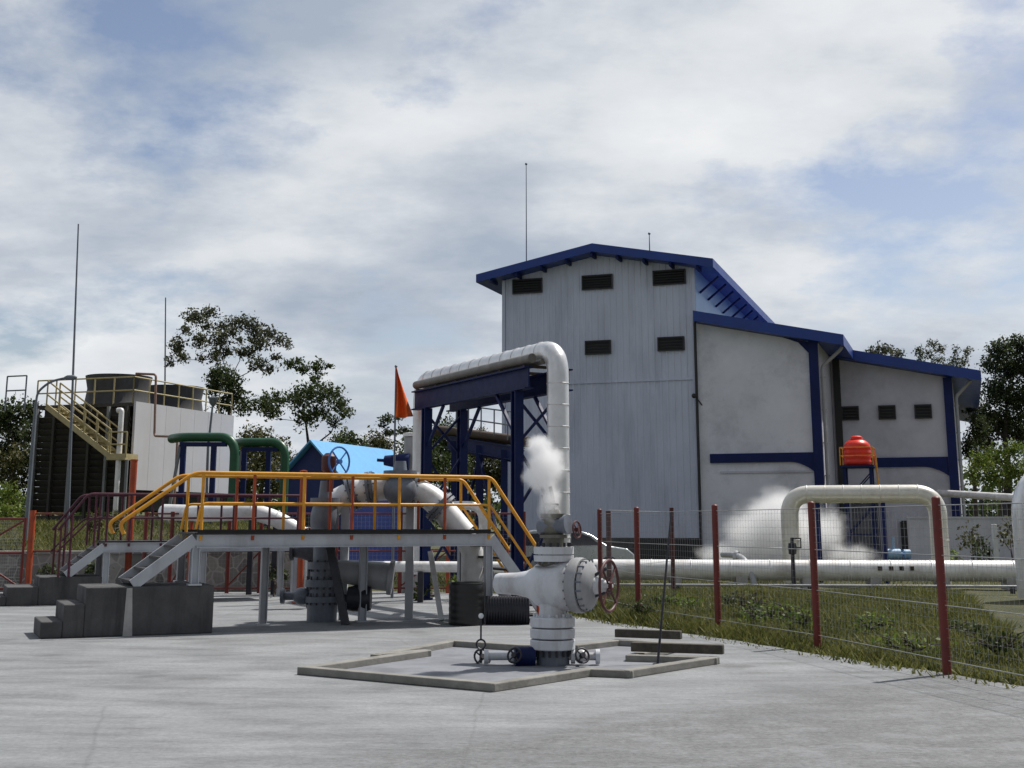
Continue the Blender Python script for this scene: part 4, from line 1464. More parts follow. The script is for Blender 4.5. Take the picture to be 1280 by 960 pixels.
handwheel('handwheel', TW + V((.28, -.1, zt1 + .2)), V((.85, -.5, .1)), .10, .012, 'maroon', W, 4, 20)
handwheel('handwheel', TW + V((-.03, 0, zt1 + .5)), V((0, .1, 1)), .085, .012, 'steel_dark', W, 3, 20)
# side outlets at the base
for sx, m_, L_ in ((-1, 'well_white', .62), (1, 'well_white', .36)):
    a = V((WB.x + sx * .18, WB.y - .02, .10))
    sv = MB().tube([a, a + V((sx * L_, -.03, 0))], .045, 12)
    sv.sphere(a + V((sx * L_ * .45, -.02, 0)), .085, 14, 10)
    sv.lathe(a + V((sx * L_, -.03, 0)), V((sx, 0, 0)), [(-.03, .03), (-.03, .085), (.02, .085), (.02, .03)], 16)
    sv.lathe(a + V((sx * L_ * .18, -.01, 0)), V((sx, 0, 0)), [(-.03, .03), (-.03, .085), (.02, .085), (.02, .03)], 16)
    so_ = sv.build('outlet_valve', m_, W)
    ce = a + V((sx * (L_ * .45), -.22, .03))
    MB().tube([a + V((sx * L_ * .45, -.02, 0)), ce], .02, 8).build('stem', 'steel_dark', so_)
    handwheel('handwheel', ce, V((sx * .35, -.8, .35)), .085, .013, 'steel_dark', so_, 4, 20)
MB().lathe(V((WB.x - .36, WB.y - .1, .1)), V((-1, -.15, 0)), [(-.14, .05), (-.14, .12), (.1, .12), (.1, .05)], 16).build('blind_flange', 'rack_blue', W)

# hook rod with white ball, standing in the cellar
hb = gz(601, 829)
hk = thing('hook_rod', 'thin black rod with hook and white ball left of the front wellhead', 'rod', hb)
zt_ = at(600, 772, hb.y).z
MB().tube([hb, V((hb.x, hb.y, .16))], .018, 8).torus(V((hb.x, hb.y, .22)), V((0, 1, 0)), .055, .011, 18, 6).tube([V((hb.x, hb.y, .275)), V((hb.x, hb.y, zt_))], .011, 8).build('rod', 'steel_dark', hk)
MB().sphere(V((hb.x, hb.y, zt_ + .02)), .032, 12, 8).build('ball', 'ball', hk)
handwheel('handwheel', V((hb.x + .02, hb.y - .05, .075)), V((.3, -.8, .5)), .1, .013, 'steel_dark', hk, 4, 20)
# leaning dark pole right of the wellhead
a, b = gz(822, 831), None
b = at(839, 640, a.y + .5)
solo('leaning_pole', MB().tube([a, a.lerp(b, .5), b], [.016, .014, .011], 8).lathe(a, Z, [(0, .02), (0, .06), (.015, .06), (.015, .02)], 10), 'steel_dark', 'thin black rod leaning in the open right of the red handwheel', 'pole', a)
# dark bars standing in for the shaded inner faces of the curb, right
for (u0, v0, u1, v1, lab) in ((770, 806, 852, 809, 'shorter dark bar imitating shaded curb face behind the leaning rod'), (790, 825, 905, 829, 'longer dark bar imitating shaded curb face at the foot of the leaning rod')):
    a, b = gz(u0, v0), gz(u1, v1)
    a.z = b.z = .16
    solo('shade_bar', MB().bar(a, b, .12, .11), 'curb_shade', lab, 'curb_shade', (a + b) / 2 - Z * .055, 'dark bars imitating curb shade by the leaning rod', .01)

# black drum and corrugated screen behind
db = gz(583, 781)
dr = thing('water_drum', 'black plastic drum under the right end of the platform', 'drum', db)
dw = 44 * db.y / 1633 / 2
dz_ = at(583, 729, db.y).z
prof = [(0, dw * .95), (.03, dw)]
for i in range(5):
    z_ = .06 + (dz_ - .14) * i / 5
    prof += [(z_, dw), (z_ + .02, dw * .988), (z_ + .05, dw * .988), (z_ + .07, dw)]
prof += [(dz_ - .03, dw), (dz_, dw * .96), (dz_, dw * .88), (dz_ - .06, dw * .86)]
MB().lathe(db, Z, prof, 32).build('shell', 'drum', dr)
MB().torus(db + Z * dz_, Z, dw * .95, .018, 32, 8).build('rim', 'drum', dr)
a, b = gz(607, 781), gz(662, 781)
cs = MB()
n_ = 16
vs, fs = [], []
for i in range(n_ * 2 + 1):
    t = i / (n_ * 2)
    q = a.lerp(b, t)
    y_ = .03 if i % 2 else 0
    vs += [V((q.x, q.y + y_, 0)), V((q.x, q.y + y_, at(630, 745, q.y).z))]
for i in range(n_ * 2):
    fs.append((2 * i, 2 * i + 2, 2 * i + 3, 2 * i + 1))
cs.add(vs, fs)
so_ = solo('screen_panel', cs, 'steel_dark', 'low dark corrugated sheet standing beside the black drum', 'panel', a)
md = so_.modifiers.new('thickness', 'SOLIDIFY'); md.thickness = .012

# ------------------------------------------------------------------ right wire fence
fpts = []
for (u, v) in ((798, 770), (898, 787)):
    fpts.append(gz(u, v))
st_ = (fpts[1] - fpts[0])
posts = [fpts[0] - st_ * 1.0, fpts[0], fpts[1], gz(1022, 808), gz(1184, 843)]
posts[0] = gz(751, 757)
posts.append(posts[4] + (posts[4] - posts[3]))
FH = 1.92
wf = thing('wire_fence', 'red post wire fence along the grass strip on the right', 'fence', V((posts[1].x, posts[1].y, 0)))
for i, q in enumerate(posts):
    r_ = .05
    MB().tube([V((q.x, q.y, -.2)), V((q.x, q.y, FH + .02))], r_, 12).sphere(V((q.x, q.y, FH + .02)), r_, 12, 6, (1, 1, .5)).build('post', 'red_post', wf)
q = posts[0] + V((.22, .5, 0))
MB().tube([V((q.x, q.y, -.2)), V((q.x, q.y, FH))], .055, 12).build('post', 'maroon', wf)
back = gz(842, 740)
MB().tube([V((back.x, back.y, -.2)), V((back.x, back.y, 2.05))], .055, 12).build('post', 'maroon', wf)
mb = MB()
for i in range(len(posts) - 1):
    a, b = posts[i], posts[i + 1]
    for z_ in (.15, .75, 1.3, FH - .06):
        mb.tube([V((a.x, a.y, z_)), V((b.x, b.y, z_))], .006, 5, False)
for z_ in (.75, FH + .02):
    mb.tube([V((q.x, q.y, z_)), V((back.x, back.y, z_))], .006, 5, False)
mb.build('wire', 'wire', wf)
mb = MB()
for i in range(len(posts) - 1):
    a, b = posts[i], posts[i + 1]
    L_ = (b - a).length
    n_ = int(L_ / .09)
    for j in range(n_):
        t = (j + .5) / n_
        c = a.lerp(b, t)
        mb.tube([V((c.x, c.y, .05)), V((c.x, c.y, FH - .06))], .0016, 3, False)
    for j in range(18):
        z_ = .1 + j * .1
        mb.tube([V((a.x, a.y, z_)), V((b.x, b.y, z_))], .0016, 3, False)
mb.build('mesh', 'wire', wf)

# big white pipeline low in front of the building
YL = 36.0
a, b = at(742, 712, YL), at(1500, 712, YL - 1.6)
a.z = b.z = at(900, 712, YL).z
RL = .275
lwz = thing('main_pipeline', 'thick white pipeline lying low along the grass before the power house', 'pipe', V((at(1000, 712, YL).x, YL, 0)))
d_ = (b - a).normalized()
nrm = V((d_.y, -d_.x, 0))
mb = MB().tube([a, b], RL, 28)
for i in range(15):
    mb.torus(a.lerp(b, (i + .5) / 15), d_, RL, .016, 28, 6)
mb.build('cladding', 'clad_white', lwz)
for i in range(9):
    q = a.lerp(b, (i + .25) / 9)
    MB().box(V((q.x, q.y, (q.z - RL * .8) / 2)), (.3, .5, q.z - RL * .8 + .1)).build('saddle', 'block_pale', lwz)
for u in (1100, 1114, 1127, 1140):
    q = hit(u, 710.5, a + nrm * RL, nrm)
    MB().box(q - nrm * .01, (.11, .05, .11), (d_, nrm, Z)).build('cover_plate', 'brown', lwz)
# thin pipe in front of it
a2, b2 = at(742, 732, 33.5), at(1500, 732, 32)
a2.z = b2.z = at(1000, 732, 33).z
tp = thing('thin_pipeline', 'thin pale pipe running low along the front of the thick white pipeline', 'pipe', V((a2.x, a2.y, 0)))
MB().tube([a2, b2], .035, 10).build('pipe', 'pipe_grey', tp)
mb = MB()
for i in range(9):
    c = a2.lerp(b2, (i + .3) / 9)
    MB().box(V((c.x, c.y, c.z / 2 - .02)), (.08, .12, c.z + .02)).build('stand', 'steel_dark', tp)

# ------------------------------------------------------------------ right insulated pipe loop (goal post)
G0, G1 = at(986, 618, 38), at(1171, 622, 37)
gl = thing('pipe_loop', 'cream insulated expansion loop pipe standing in front of the grey bays', 'pipe', V((G0.x, G0.y, 0)))
gr_ = .255
G1.z = G0.z
mb = MB().tube(rounded([V((G0.x, G0.y, 0)), G0, G1, V((G1.x, G1.y, 0))], .62, 10), gr_, 24)
for i in range(7):
    q = G0.lerp(G1, (i + 1) / 8)
    mb.torus(q, (G1 - G0), gr_, .015, 24, 6)
for qq in (G0, G1):
    for z_ in (.6, 1.2):
        mb.torus(V((qq.x, qq.y, z_)), Z, gr_, .015, 24, 6)
mb.build('cladding', 'clad_cream', gl)
for (u, zz_) in ((1022, 0), (1104, 0)):
    q = G0.lerp(G1, (u - 986) / 185)
    MB().bar(V((q.x, q.y + .02, 0)), V((q.x, q.y + .02, G0.z - gr_)), .12, .12, V((0, 1, 0))).build('support', 'navy', gl)

# dark valve stand near the loop
vb = at(992, 722, 35.0); vb.z = 0
vst = thing('valve_stand', 'dark upright valve stem with square handle left of the cream pipe loop', 'valve', vb)
zt_ = at(992, 672, 35).z
MB().tube([vb, V((vb.x, vb.y, zt_))], [.06, .045], 10).lathe(V((vb.x, vb.y, zt_ - .45)), Z, [(0, .04), (.02, .1), (.2, .12), (.3, .1), (.32, .04)], 14).build('stem', 'steel_dark', vst)
MB().tube([V((vb.x, vb.y, zt_ - .02)), V((vb.x + .22, vb.y - .05, zt_ - .02)), V((vb.x + .22, vb.y - .05, zt_ - .26)), V((vb.x, vb.y, zt_ - .26))], .025, 8).build('handle', 'steel_dark', vst)
# drain hose over the low wall
h_ = [at(921, 694, 36.4), at(930, 699, 35.7), at(938, 712, 35.4), at(944, 735, 35.2)]
h_[3].z = .0
solo('drain_hose', MB().tube(rounded([h_[0] + V((-.3, .6, 0))] + h_, .25, 5), .08, 10).lathe(h_[0] - V((.06, 0, 0)), V((1, -.6, -.3)), [(0, .05), (0, .14), (.1, .14), (.1, .05)], 14), 'pipe_grey', 'grey drain hose bending over the thick white pipeline', 'hose', V((h_[3].x, h_[3].y, 0)))
# small dark pump set in front of the first bay
pm = at(950, 690, 48); pm.z = -.1
pset = thing('pump_set', 'small dark pump and motor standing against the white bay wall', 'pump', pm)
MB().box(pm + Z * .45, (2.6, .9, .9)).build('base', 'wall_grey', pset)
MB().lathe(pm + V((-.9, 0, 1.15)), V((1, 0, 0)), [(0, .1), (0, .28), (.7, .28), (.72, .1), (.9, .1), (.9, .22), (1.1, .3), (1.3, .22), (1.3, .1)], 18).build('motor', 'steel_dark', pset)
MB().tube(rounded([pm + V((.3, 0, 1.2)), pm + V((.3, 0, 1.7)), pm + V((.75, 0, 1.7))], .2), .09, 10).build('outlet', 'steel_dark', pset)
# pale blue pump near the door
pm = at(1124, 700, 54); pm.z = -.12
pset = thing('pump_set', 'pale blue pump unit on the ground in front of the dark door', 'pump', pm)
MB().box(pm + Z * .25, (1.1, .6, .12)).build('base', 'navy', pset)
MB().lathe(pm + V((-.5, 0, .55)), V((1, 0, 0)), [(0, .06), (0, .22), (.55, .22), (.57, .08), (.7, .08), (.7, .2), (.95, .2), (.95, .05)], 18).build('motor', 'pump_blue', pset)
MB().tube([pm + V((-.2, 0, .7)), pm + V((-.2, 0, 1.25))], .05, 8).build('outlet', 'pump_blue', pset)
for k in (-.4, .4):
    MB().box(pm + V((k, 0, .1)), (.12, .5, .2)).build('foot', 'navy', pset)

# ------------------------------------------------------------------ right edge pipes
g0 = at(1288, 610, 30); gt = at(1288, 604, 30)
ep = thing('insulated_pipe', 'thick silver pipe elbow rising at the right edge', 'pipe', V((g0.x, g0.y, 0)))
mb = MB().tube(rounded([V((g0.x, g0.y, 0)), V((g0.x, g0.y, gt.z + .05)), V((g0.x + 4, g0.y - .2, gt.z + .05))], .8, 10), .46, 28)
for i in range(4):
    mb.torus(V((g0.x, g0.y, .4 + i * .45)), Z, .46, .01, 28, 6)
mb.build('cladding', 'clad', ep)
a, b = at(1204, 616, 62), at(1300, 624, 57)
fpz = thing('far_pipeline', 'white pipeline on posts below the bright bush at the right', 'pipe', V((a.x, a.y, -.1)))
MB().tube([a + V((-1, .5, 0)), b], .17, 14).build('cladding', 'clad_white', fpz)
for f in (.25, .55, .9):
    q = a.lerp(b, f)
    MB().bar(V((q.x, q.y, -.15)), q - Z * .15, .1, .1, V((0, 1, 0))).build('stand', 'steel_dark', fpz)
q = at(1246, 705, 45); q.z = -.1
solo('marker_post', MB().box(q + Z * .85, (.16, .16, 1.7)).prism([q + V((-.08, -.08, 1.7)), q + V((.08, -.08, 1.7)), q + V((.08, .08, 1.7)), q + V((-.08, .08, 1.7))], Z * .04), 'white_wall', 'short square white post among the shrubs at the right', 'post', q, None, .015)
rwz = at(1250, 640, 52)
solo('back_wall', MB().box(V((rwz.x + 2.0, 56, .85)), (9.0, .2, 2.1)).box(V((rwz.x + 2.0, 56, 1.92)), (9.1, .3, .08)), 'wall_grey', 'grey boundary wall behind the shrubs right of the power house', 'wall', V((rwz.x + 2.0, 56, -.2)))

# ------------------------------------------------------------------ parked car
cb0 = at(712, 714, 47); cb0.z = -.12
car = thing('parked_car', 'silver car with dark windows parked behind the wire fence corner', 'car', cb0)
def C_(x, y, z):
    return cb0 + V((x, y, z))
side = [(-2.2, .32), (-2.25, .75), (-2.15, 1.0), (-1.75, 1.45), (-1.3, 1.56), (.35, 1.54), (.75, 1.4), (1.3, 1.02), (2.0, .92), (2.25, .72), (2.25, .32)]
MB().prism([C_(x, -.85, z) for x, z in side], (0, 1.7, 0)).build('body', 'car_body', car, .05)
for poly in ([(-1.85, 1.02), (-1.55, 1.42), (-1.0, 1.46), (-1.0, 1.02)], [(-.92, 1.02), (-.92, 1.46), (-.05, 1.46), (-.05, 1.02)], [(.03, 1.02), (.03, 1.46), (.35, 1.45), (.7, 1.33), (1.05, 1.04)]):
    MB().prism([C_(x, -.864, z) for x, z in poly], (0, .012, 0)).build('window', 'glass_dark', car)
for x in (-1.4, 1.35):
    for y in (-.8, .8):
        wh = MB().lathe(C_(x, y - .1, .33), V((0, 1, 0)), [(0, .2), (0, .31), (.03, .33), (.17, .33), (.2, .31), (.2, .2)], 24).build('wheel', 'rubber', car)
        MB().lathe(C_(x, y - .11, .33), V((0, 1, 0)), [(0, .03), (.0, .2), (.2, .2), (.21, .03)], 20).build('rim', 'pipe_grey', wh)

# ------------------------------------------------------------------ vegetation
def leaves_mesh(clumps, per_m3, size, npr, flat=1.0):
    """leaf clumps spread through ellipsoids; clumps = (centre, (rx,ry,rz), count)"""
    P_, N_ = [], []
    for c, r, n in clumps:
        d_ = npr.normal(size=(n, 3))
        d_ /= np.linalg.norm(d_, axis=1)[:, None]
        rad = npr.random(n) ** 0.5 * (1 + .12 * npr.normal(size=n))
        # ragged outline
        lump = 1 + 0.28 * np.sin(d_[:, 0] * 5 + c[0]) * np.sin(d_[:, 2] * 6 + c[1]) + 0.14 * np.sin(d_[:, 1] * 11 + c[2] * 3)
        P_.append(np.array(c)[None] + d_ * (rad * lump)[:, None] * np.array(r)[None])
    P_ = np.concatenate(P_)
    n = len(P_)
    a = npr.normal(size=(n, 3)); a[:, 2] *= flat
    a /= np.linalg.norm(a, axis=1)[:, None]
    b = npr.normal(size=(n, 3))
    b -= a * (a * b).sum(1)[:, None]
    b /= np.linalg.norm(b, axis=1)[:, None]
    s = size * (0.45 + 1.3 * npr.random(n) ** 2)[:, None]
    q = np.stack([P_ - a * s * .5, P_ + b * s * .28, P_ + a * s * .5, P_ - b * s * .28], 1).reshape(-1, 3)
    return q, n


def quads_obj(name, q, n, m, parent, loc):
    me = bpy.data.meshes.new(name)
    me.vertices.add(4 * n)
    q = q - np.array(loc)[None]
    me.vertices.foreach_set('co', q.astype(np.float32).ravel())
    me.loops.add(4 * n)
    me.loops.foreach_set('vertex_index', np.arange(4 * n, dtype=np.int32))
    me.polygons.add(n)
    me.polygons.foreach_set('loop_start', np.arange(0, 4 * n, 4, dtype=np.int32))
    me.update(calc_edges=True)
    me.materials.append(M[m])
    o = bpy.data.objects.new(name, me)
    COL.objects.link(o)
    if parent:
        o.parent = parent
    return o


def tree(label, base, clumps, leaf, size, dens, trunk_r, bark='trunk', group=None, name='tree', cat='tree', limbs=True, seed=1, lean=(0, 0)):
    npr = np.random.default_rng(seed)
    rr = random.Random(seed)
    t = thing(name, label, cat, base, group)
    cl = []
    top = max(c[2] for c, r in clumps)
    cx = sum(c[0] for c, r in clumps) / len(clumps)
    cy = sum(c[1] for c, r in clumps) / len(clumps)
    mb = MB()
    h = top - base.z
    fork = V((base.x * .6 + cx * .4, base.y * .6 + cy * .4, base.z + h * .38))
    upper = V((cx, cy, base.z + h * .72))
    pts = [base - Z * .2, base.lerp(fork, .5) + V((rr.uniform(-.15, .15) * h * .1, 0, 0)), fork, fork.lerp(upper, .5) + V((rr.uniform(-.3, .3) * h * .06, 0, 0)), upper]
    mb.tube(pts, [trunk_r * 1.25, trunk_r, trunk_r * .8, trunk_r * .55, trunk_r * .2], 9)
    nodes = [(pts[k], trunk_r * f) for k, f in ((1, .7), (2, .6), (3, .42), (4, .22))]
    for c, r in sorted(clumps, key=lambda cr: (V(cr[0]) - upper).length):
        vol = r[0] * r[1] * r[2]
        n = int(max(90, dens * vol ** .8))
        cl.append((c, r, n))
        if limbs:
            e = V(c) - Z * r[2] * .3
            def cost(nd):
                v_ = e - nd[0]
                return v_.length + max(0, -v_.z) * 2.0
            s0, r0 = min(nodes, key=cost)
            sag = (e - s0).length * .16
            m1 = s0.lerp(e, .35) + V((rr.uniform(-1, 1), rr.uniform(-1, 1), rr.uniform(-.9, .5))) * sag
            m2 = s0.lerp(e, .7) + V((rr.uniform(-1, 1), rr.uniform(-1, 1), rr.uniform(-.6, .6))) * sag
            re_ = max(r0 * .55, .022)
            mb.tube([s0, m1, m2, e], [r0 * .8, r0 * .7, re_, re_ * .7], 6)
            nodes.append((e, re_))
            for _ in range(5):
                tip = V(c) + V((rr.uniform(-1, 1) * r[0], rr.uniform(-1, 1) * r[1], rr.uniform(-.4, .9) * r[2])) * .85
                mb.tube([m2.lerp(e, .6), m2.lerp(tip, .6) + Z * r[2] * .2, tip], [re_ * .6, re_ * .4, .008], 4, False)
    mb.build('trunk', bark, t)
    q, n = leaves_mesh(cl, 0, size, npr)
    quads_obj('crown', q, n, leaf, t, base)
    return t


def px_tree(label, Y, ub, clumps_px, leaf, size, dens, tr, zb=-.1, **kw):
    """clumps given as seen: (u, v, radius u, radius v)"""
    k = Y / 1633
    b = at(ub, 650, Y); b.z = zb
    rr = random.Random(kw.get('seed', 1))
    cl = []
    for (u, v, ru, rv) in clumps_px:
        p = at(u, v, Y + rr.uniform(-1, 1) * 1.2)
        cl.append(((p.x, p.y, p.z), (ru * k, (ru + rv) / 2 * k, rv * k)))
    return tree(label, b, cl, leaf, size, dens, tr, **kw)


# tall airy tree left of centre
px_tree('tall airy tree with open crown behind the white tower panel', 76, 285,
        [(243, 396, 18.0, 12.0), (262, 391, 13.2, 9.6), (222, 432, 12.0, 15.6), (212, 452, 7.2, 9.6), (228, 447, 10.8, 10.8), (250, 425, 13.2, 14.4), (275, 425, 15.6, 16.8), (280, 408, 14.4, 10.8), (300, 402, 18.0, 10.8), (316, 408, 14.4, 12.0), (335, 416, 16.8, 10.8), (352, 425, 13.2, 9.6), (360, 432, 7.2, 7.2), (325, 430, 16.8, 10.8), (311, 441, 10.8, 10.8), (322, 455, 13.2, 10.8), (336, 462, 12.0, 8.4), (270, 445, 12.0, 12.0), (300, 425, 9.6, 7.2), (300, 440, 12, 9), (290, 415, 11, 9), (345, 447, 9, 7), (232, 412, 9, 8), (258, 408, 9, 8), (318, 420, 11, 8), (283, 440, 10, 9), (252, 448, 8, 7)],
        'leaf_grey', 0.165, 1500, .18, bark='trunk_dark', seed=3)
px_tree('compact dark round tree just above the white tower panel', 70, 278, [(275, 468, 18, 15), (288, 480, 17, 16), (268, 484, 14, 14), (296, 495, 14, 14), (280, 505, 16, 14)], 'leaf_dark', 0.165, 2070, .2, bark='trunk_dark', seed=4)
px_tree('broad dark tree with flat tufts rising above the blue shed', 72, 392,
        [(362, 455, 13.2, 8.4), (378, 462, 12.0, 9.6), (398, 458, 12.0, 12.0), (395, 472, 9.6, 12.0), (412, 457, 6.0, 3.6), (372, 452, 10.8, 6.0), (388, 490, 26.4, 14.4), (412, 492, 20.4, 14.4), (425, 505, 14.4, 13.2), (372, 500, 19.2, 14.4), (345, 500, 19.2, 13.2), (328, 505, 16.8, 14.4), (432, 516, 13.2, 8.4), (400, 515, 16.8, 14.4), (382, 522, 16.8, 16.8), (418, 528, 9.6, 9.6), (305, 508, 14.4, 14.4), (340, 515, 16.8, 10.8)],
        'leaf_mid', 0.165, 1426, .17, bark='trunk_dark', seed=5)
px_tree('low yellow green bushy tree between the green pipes', 62, 322, [(322, 548, 25.3, 18.4), (310, 565, 23.0, 23.0), (335, 570, 25.3, 25.3), (320, 590, 29.9, 23.0), (345, 600, 23.0, 27.6), (303, 610, 20.7, 25.3), (358, 585, 14, 24), (352, 560, 12, 16)], 'leaf_olive', 0.145, 1839, .14, zb=1.3, seed=6)
px_tree('small flat topped tree behind the orange pennant', 82, 484, [(484, 524, 14, 6), (498, 521, 10, 5), (488, 541, 13, 5), (505, 538, 12, 6), (478, 532, 8, 4)], 'leaf_dark', 0.165, 1839, .1, bark='trunk_dark', seed=8)
# trees on the far left
px_tree('dark tree at the left edge behind the dark tower', 56, 12, [(10, 520, 26, 22), (36, 515, 18, 17), (-12, 530, 24, 26), (22, 545, 24, 22), (44, 540, 14, 20), (4, 570, 26, 22), (32, 575, 20, 22)], 'leaf_dark', 0.165, 2070, .2, zb=1.5, seed=9)
px_tree('brownish green shrub tree under the dark tree at the left edge', 50, 18, [(20, 575, 16, 20), (6, 590, 20, 20), (30, 600, 12, 18), (14, 612, 22, 18)], 'leaf_olive', 0.132, 2185, .12, zb=1.5, seed=10)
px_tree('bright green shrub beside the street lamp at the left edge', 44, 8, [(8, 615, 18, 16), (20, 628, 14, 14), (-6, 630, 20, 18), (8, 640, 20, 12)], 'leaf_bright', 0.119, 2530, .06, zb=1.5, seed=12, name='shrub', cat='shrub')
# line of small trees in the middle distance
k_ = 0
for (u, v, ru, rv, Y, leaf, lab) in (
        (432, 556, 24, 13, 84, 'leaf_mid', 'leftmost crown of the tree line above the light blue roof'),
        (470, 560, 24, 13, 92, 'leaf_olive', 'olive crown of the tree line left of the pennant pole'),
        (525, 556, 26, 15, 88, 'leaf_mid', 'green crown of the tree line behind the silencer drum'),
        (560, 548, 24, 18, 90, 'leaf_mid', 'rounded tree seen between the two left columns of the blue frame'),
        (600, 558, 26, 16, 94, 'leaf_olive', 'olive tree seen through the middle of the blue frame'),
        (640, 562, 24, 16, 96, 'leaf_mid', 'rightmost tree of the line beside the power house corner')):
    k_ += 1
    v -= 6
    px_tree(lab, Y, u, [(u - ru * .5, v + 4, ru * .6, rv * .8), (u + ru * .5, v + 3, ru * .6, rv * .8), (u, v - 2, ru * .7, rv * 1.1), (u, v + 18, ru * 1.2, rv * 1.3), (u - ru * .4, v + 40, ru * .9, rv * 1.3), (u + ru * .5, v + 44, ru * .9, rv * 1.3)],
            leaf, .18, 1200, .12, seed=20 + k_, group='tree line in the middle distance')
# right side
px_tree('tall dense dark tree at the right edge above the bright bush', 84, 1262, [(1250, 438, 18, 14), (1272, 430, 20, 12), (1238, 455, 14, 14), (1262, 460, 24, 22), (1290, 450, 26, 26), (1246, 490, 20, 22), (1275, 500, 26, 28), (1255, 530, 26, 24), (1232, 520, 14, 20), (1285, 545, 26, 24), (1228, 550, 16, 18)], 'leaf_dark', 0.178, 1839, .3, bark='trunk_dark', seed=31)
px_tree('pale grey green tree peeping over the blue lean-to roof', 98, 1105, [(1105, 437, 16, 9), (1090, 440, 10, 7), (1122, 442, 12, 7), (1106, 460, 22, 14)], 'leaf_grey', 0.178, 1196, .15, seed=32)
px_tree('small dark round crown left of the thin pale tree over the roof', 96, 1150, [(1149, 438, 7, 9), (1151, 448, 7, 9), (1150, 465, 9, 14)], 'leaf_dark', 0.165, 965, .15, seed=33)
px_tree('thin pale tree between the two dark crowns over the roof', 100, 1170, [(1166, 430, 10, 7), (1176, 436, 9, 8), (1160, 442, 9, 8), (1172, 450, 12, 8), (1210, 440, 7, 8), (1205, 452, 8, 8), (1182, 462, 20, 12)], 'leaf_grey', 0.165, 965, .12, seed=34)
px_tree('narrow dark conifer pointing up behind the end of the roof', 94, 1194, [(1195, 438, 6, 9), (1194, 450, 9, 10), (1195, 463, 11, 12), (1196, 480, 13, 14)], 'leaf_dark', 0.145, 1196, .15, seed=35, name='conifer')
px_tree('bright yellow green bush below the dark trees at the right', 70, 1245, [(1225, 575, 18, 14), (1245, 568, 18, 14), (1268, 562, 18, 14), (1215, 592, 14, 16), (1240, 595, 24, 18), (1272, 590, 24, 20), (1295, 575, 22, 20)], 'leaf_bright', 0.132, 2070, .08, seed=36, name='shrub', cat='shrub')
px_tree('dark tree beside the drain pipe of the grey bay', 78, 1216, [(1215, 505, 14, 18), (1222, 535, 14, 20), (1212, 560, 12, 18), (1235, 575, 18, 18)], 'leaf_dark', 0.165, 1954, .16, seed=37)
for i, (u, v, Y, leaf, lab) in enumerate(((1214, 665, 50, 'leaf_olive', 'olive shrub at the right corner of the power house'), (1228, 680, 46, 'leaf_dark', 'dark shrub left of the short white post'), (1262, 658, 46, 'leaf_olive', 'yellowish shrub between the white post and the thick pipe'), (1193, 697, 42, 'leaf_bright', 'small bright shrub at the foot of the second navy column'))):
    px_tree(lab, Y, u, [(u, v, 12, 14), (u - 7, v + 12, 10, 12), (u + 8, v + 14, 10, 12)], leaf, .13, 900, .04, seed=50 + i, name='shrub', cat='shrub', group='shrubs right of the power house')
for i, (u, v, Y, leaf, lab) in enumerate(((62, 712, 32.6, 'leaf_dark', 'small dark shrub against the stone wall right of the gate'), (120, 708, 29.5, 'leaf_mid', 'green weed clump behind the left stair of the farther platform'), (345, 712, 30.5, 'leaf_dark', 'dark green shrub under the near platform beside the rear wellhead'), (528, 738, 29.5, 'leaf_mid', 'low green shrub beneath the white pipe behind the platform'), (575, 722, 29, 'leaf_bright', 'bright weed tuft showing above the black drum'))):
    px_tree(lab, Y, u, [(u, v, 10, 9), (u - 8, v + 6, 9, 8), (u + 9, v + 6, 10, 9)], leaf, .09, 1600, .02, zb=.0, seed=60 + i, name='shrub', cat='shrub', group='low shrubs on the pad')
for i, (u, v) in enumerate(((113, 648), (123, 645), (144, 645))):
    px_tree(['yellowing slender plant left of a yellow pair on the bank', 'yellowing plant in the middle of the bank row', 'yellowing bushy plant nearest the orange post on the bank'][i], 36, u, [(u, v, 4, 10), (u - 2, v + 9, 4, 8), (u + 2, v + 12, 5, 8)], 'leaf_olive', 0.079, 5750, .02, zb=1.1, seed=70 + i, name='shrub', cat='shrub', group='yellowing plants on the bank')

# far wood closing the horizon
npr = np.random.default_rng(5)
cl = []
for i in range(230):
    ang = R(-62 + 124 * i / 229) + npr.normal() * .006
    rad = 150 + npr.normal() * 14
    h = 4.2 + npr.random() * 3.2
    x, y = math.sin(ang) * rad, math.cos(ang) * rad
    cl.append(((x, y, h * .55), (3.6, 3.0, h * .62), 240))
q, n = leaves_mesh(cl, 0, .75, npr)
o = quads_obj('far_wood', q, n, 'leaf_mid', None, (0, 0, 0))
o['kind'] = 'stuff'


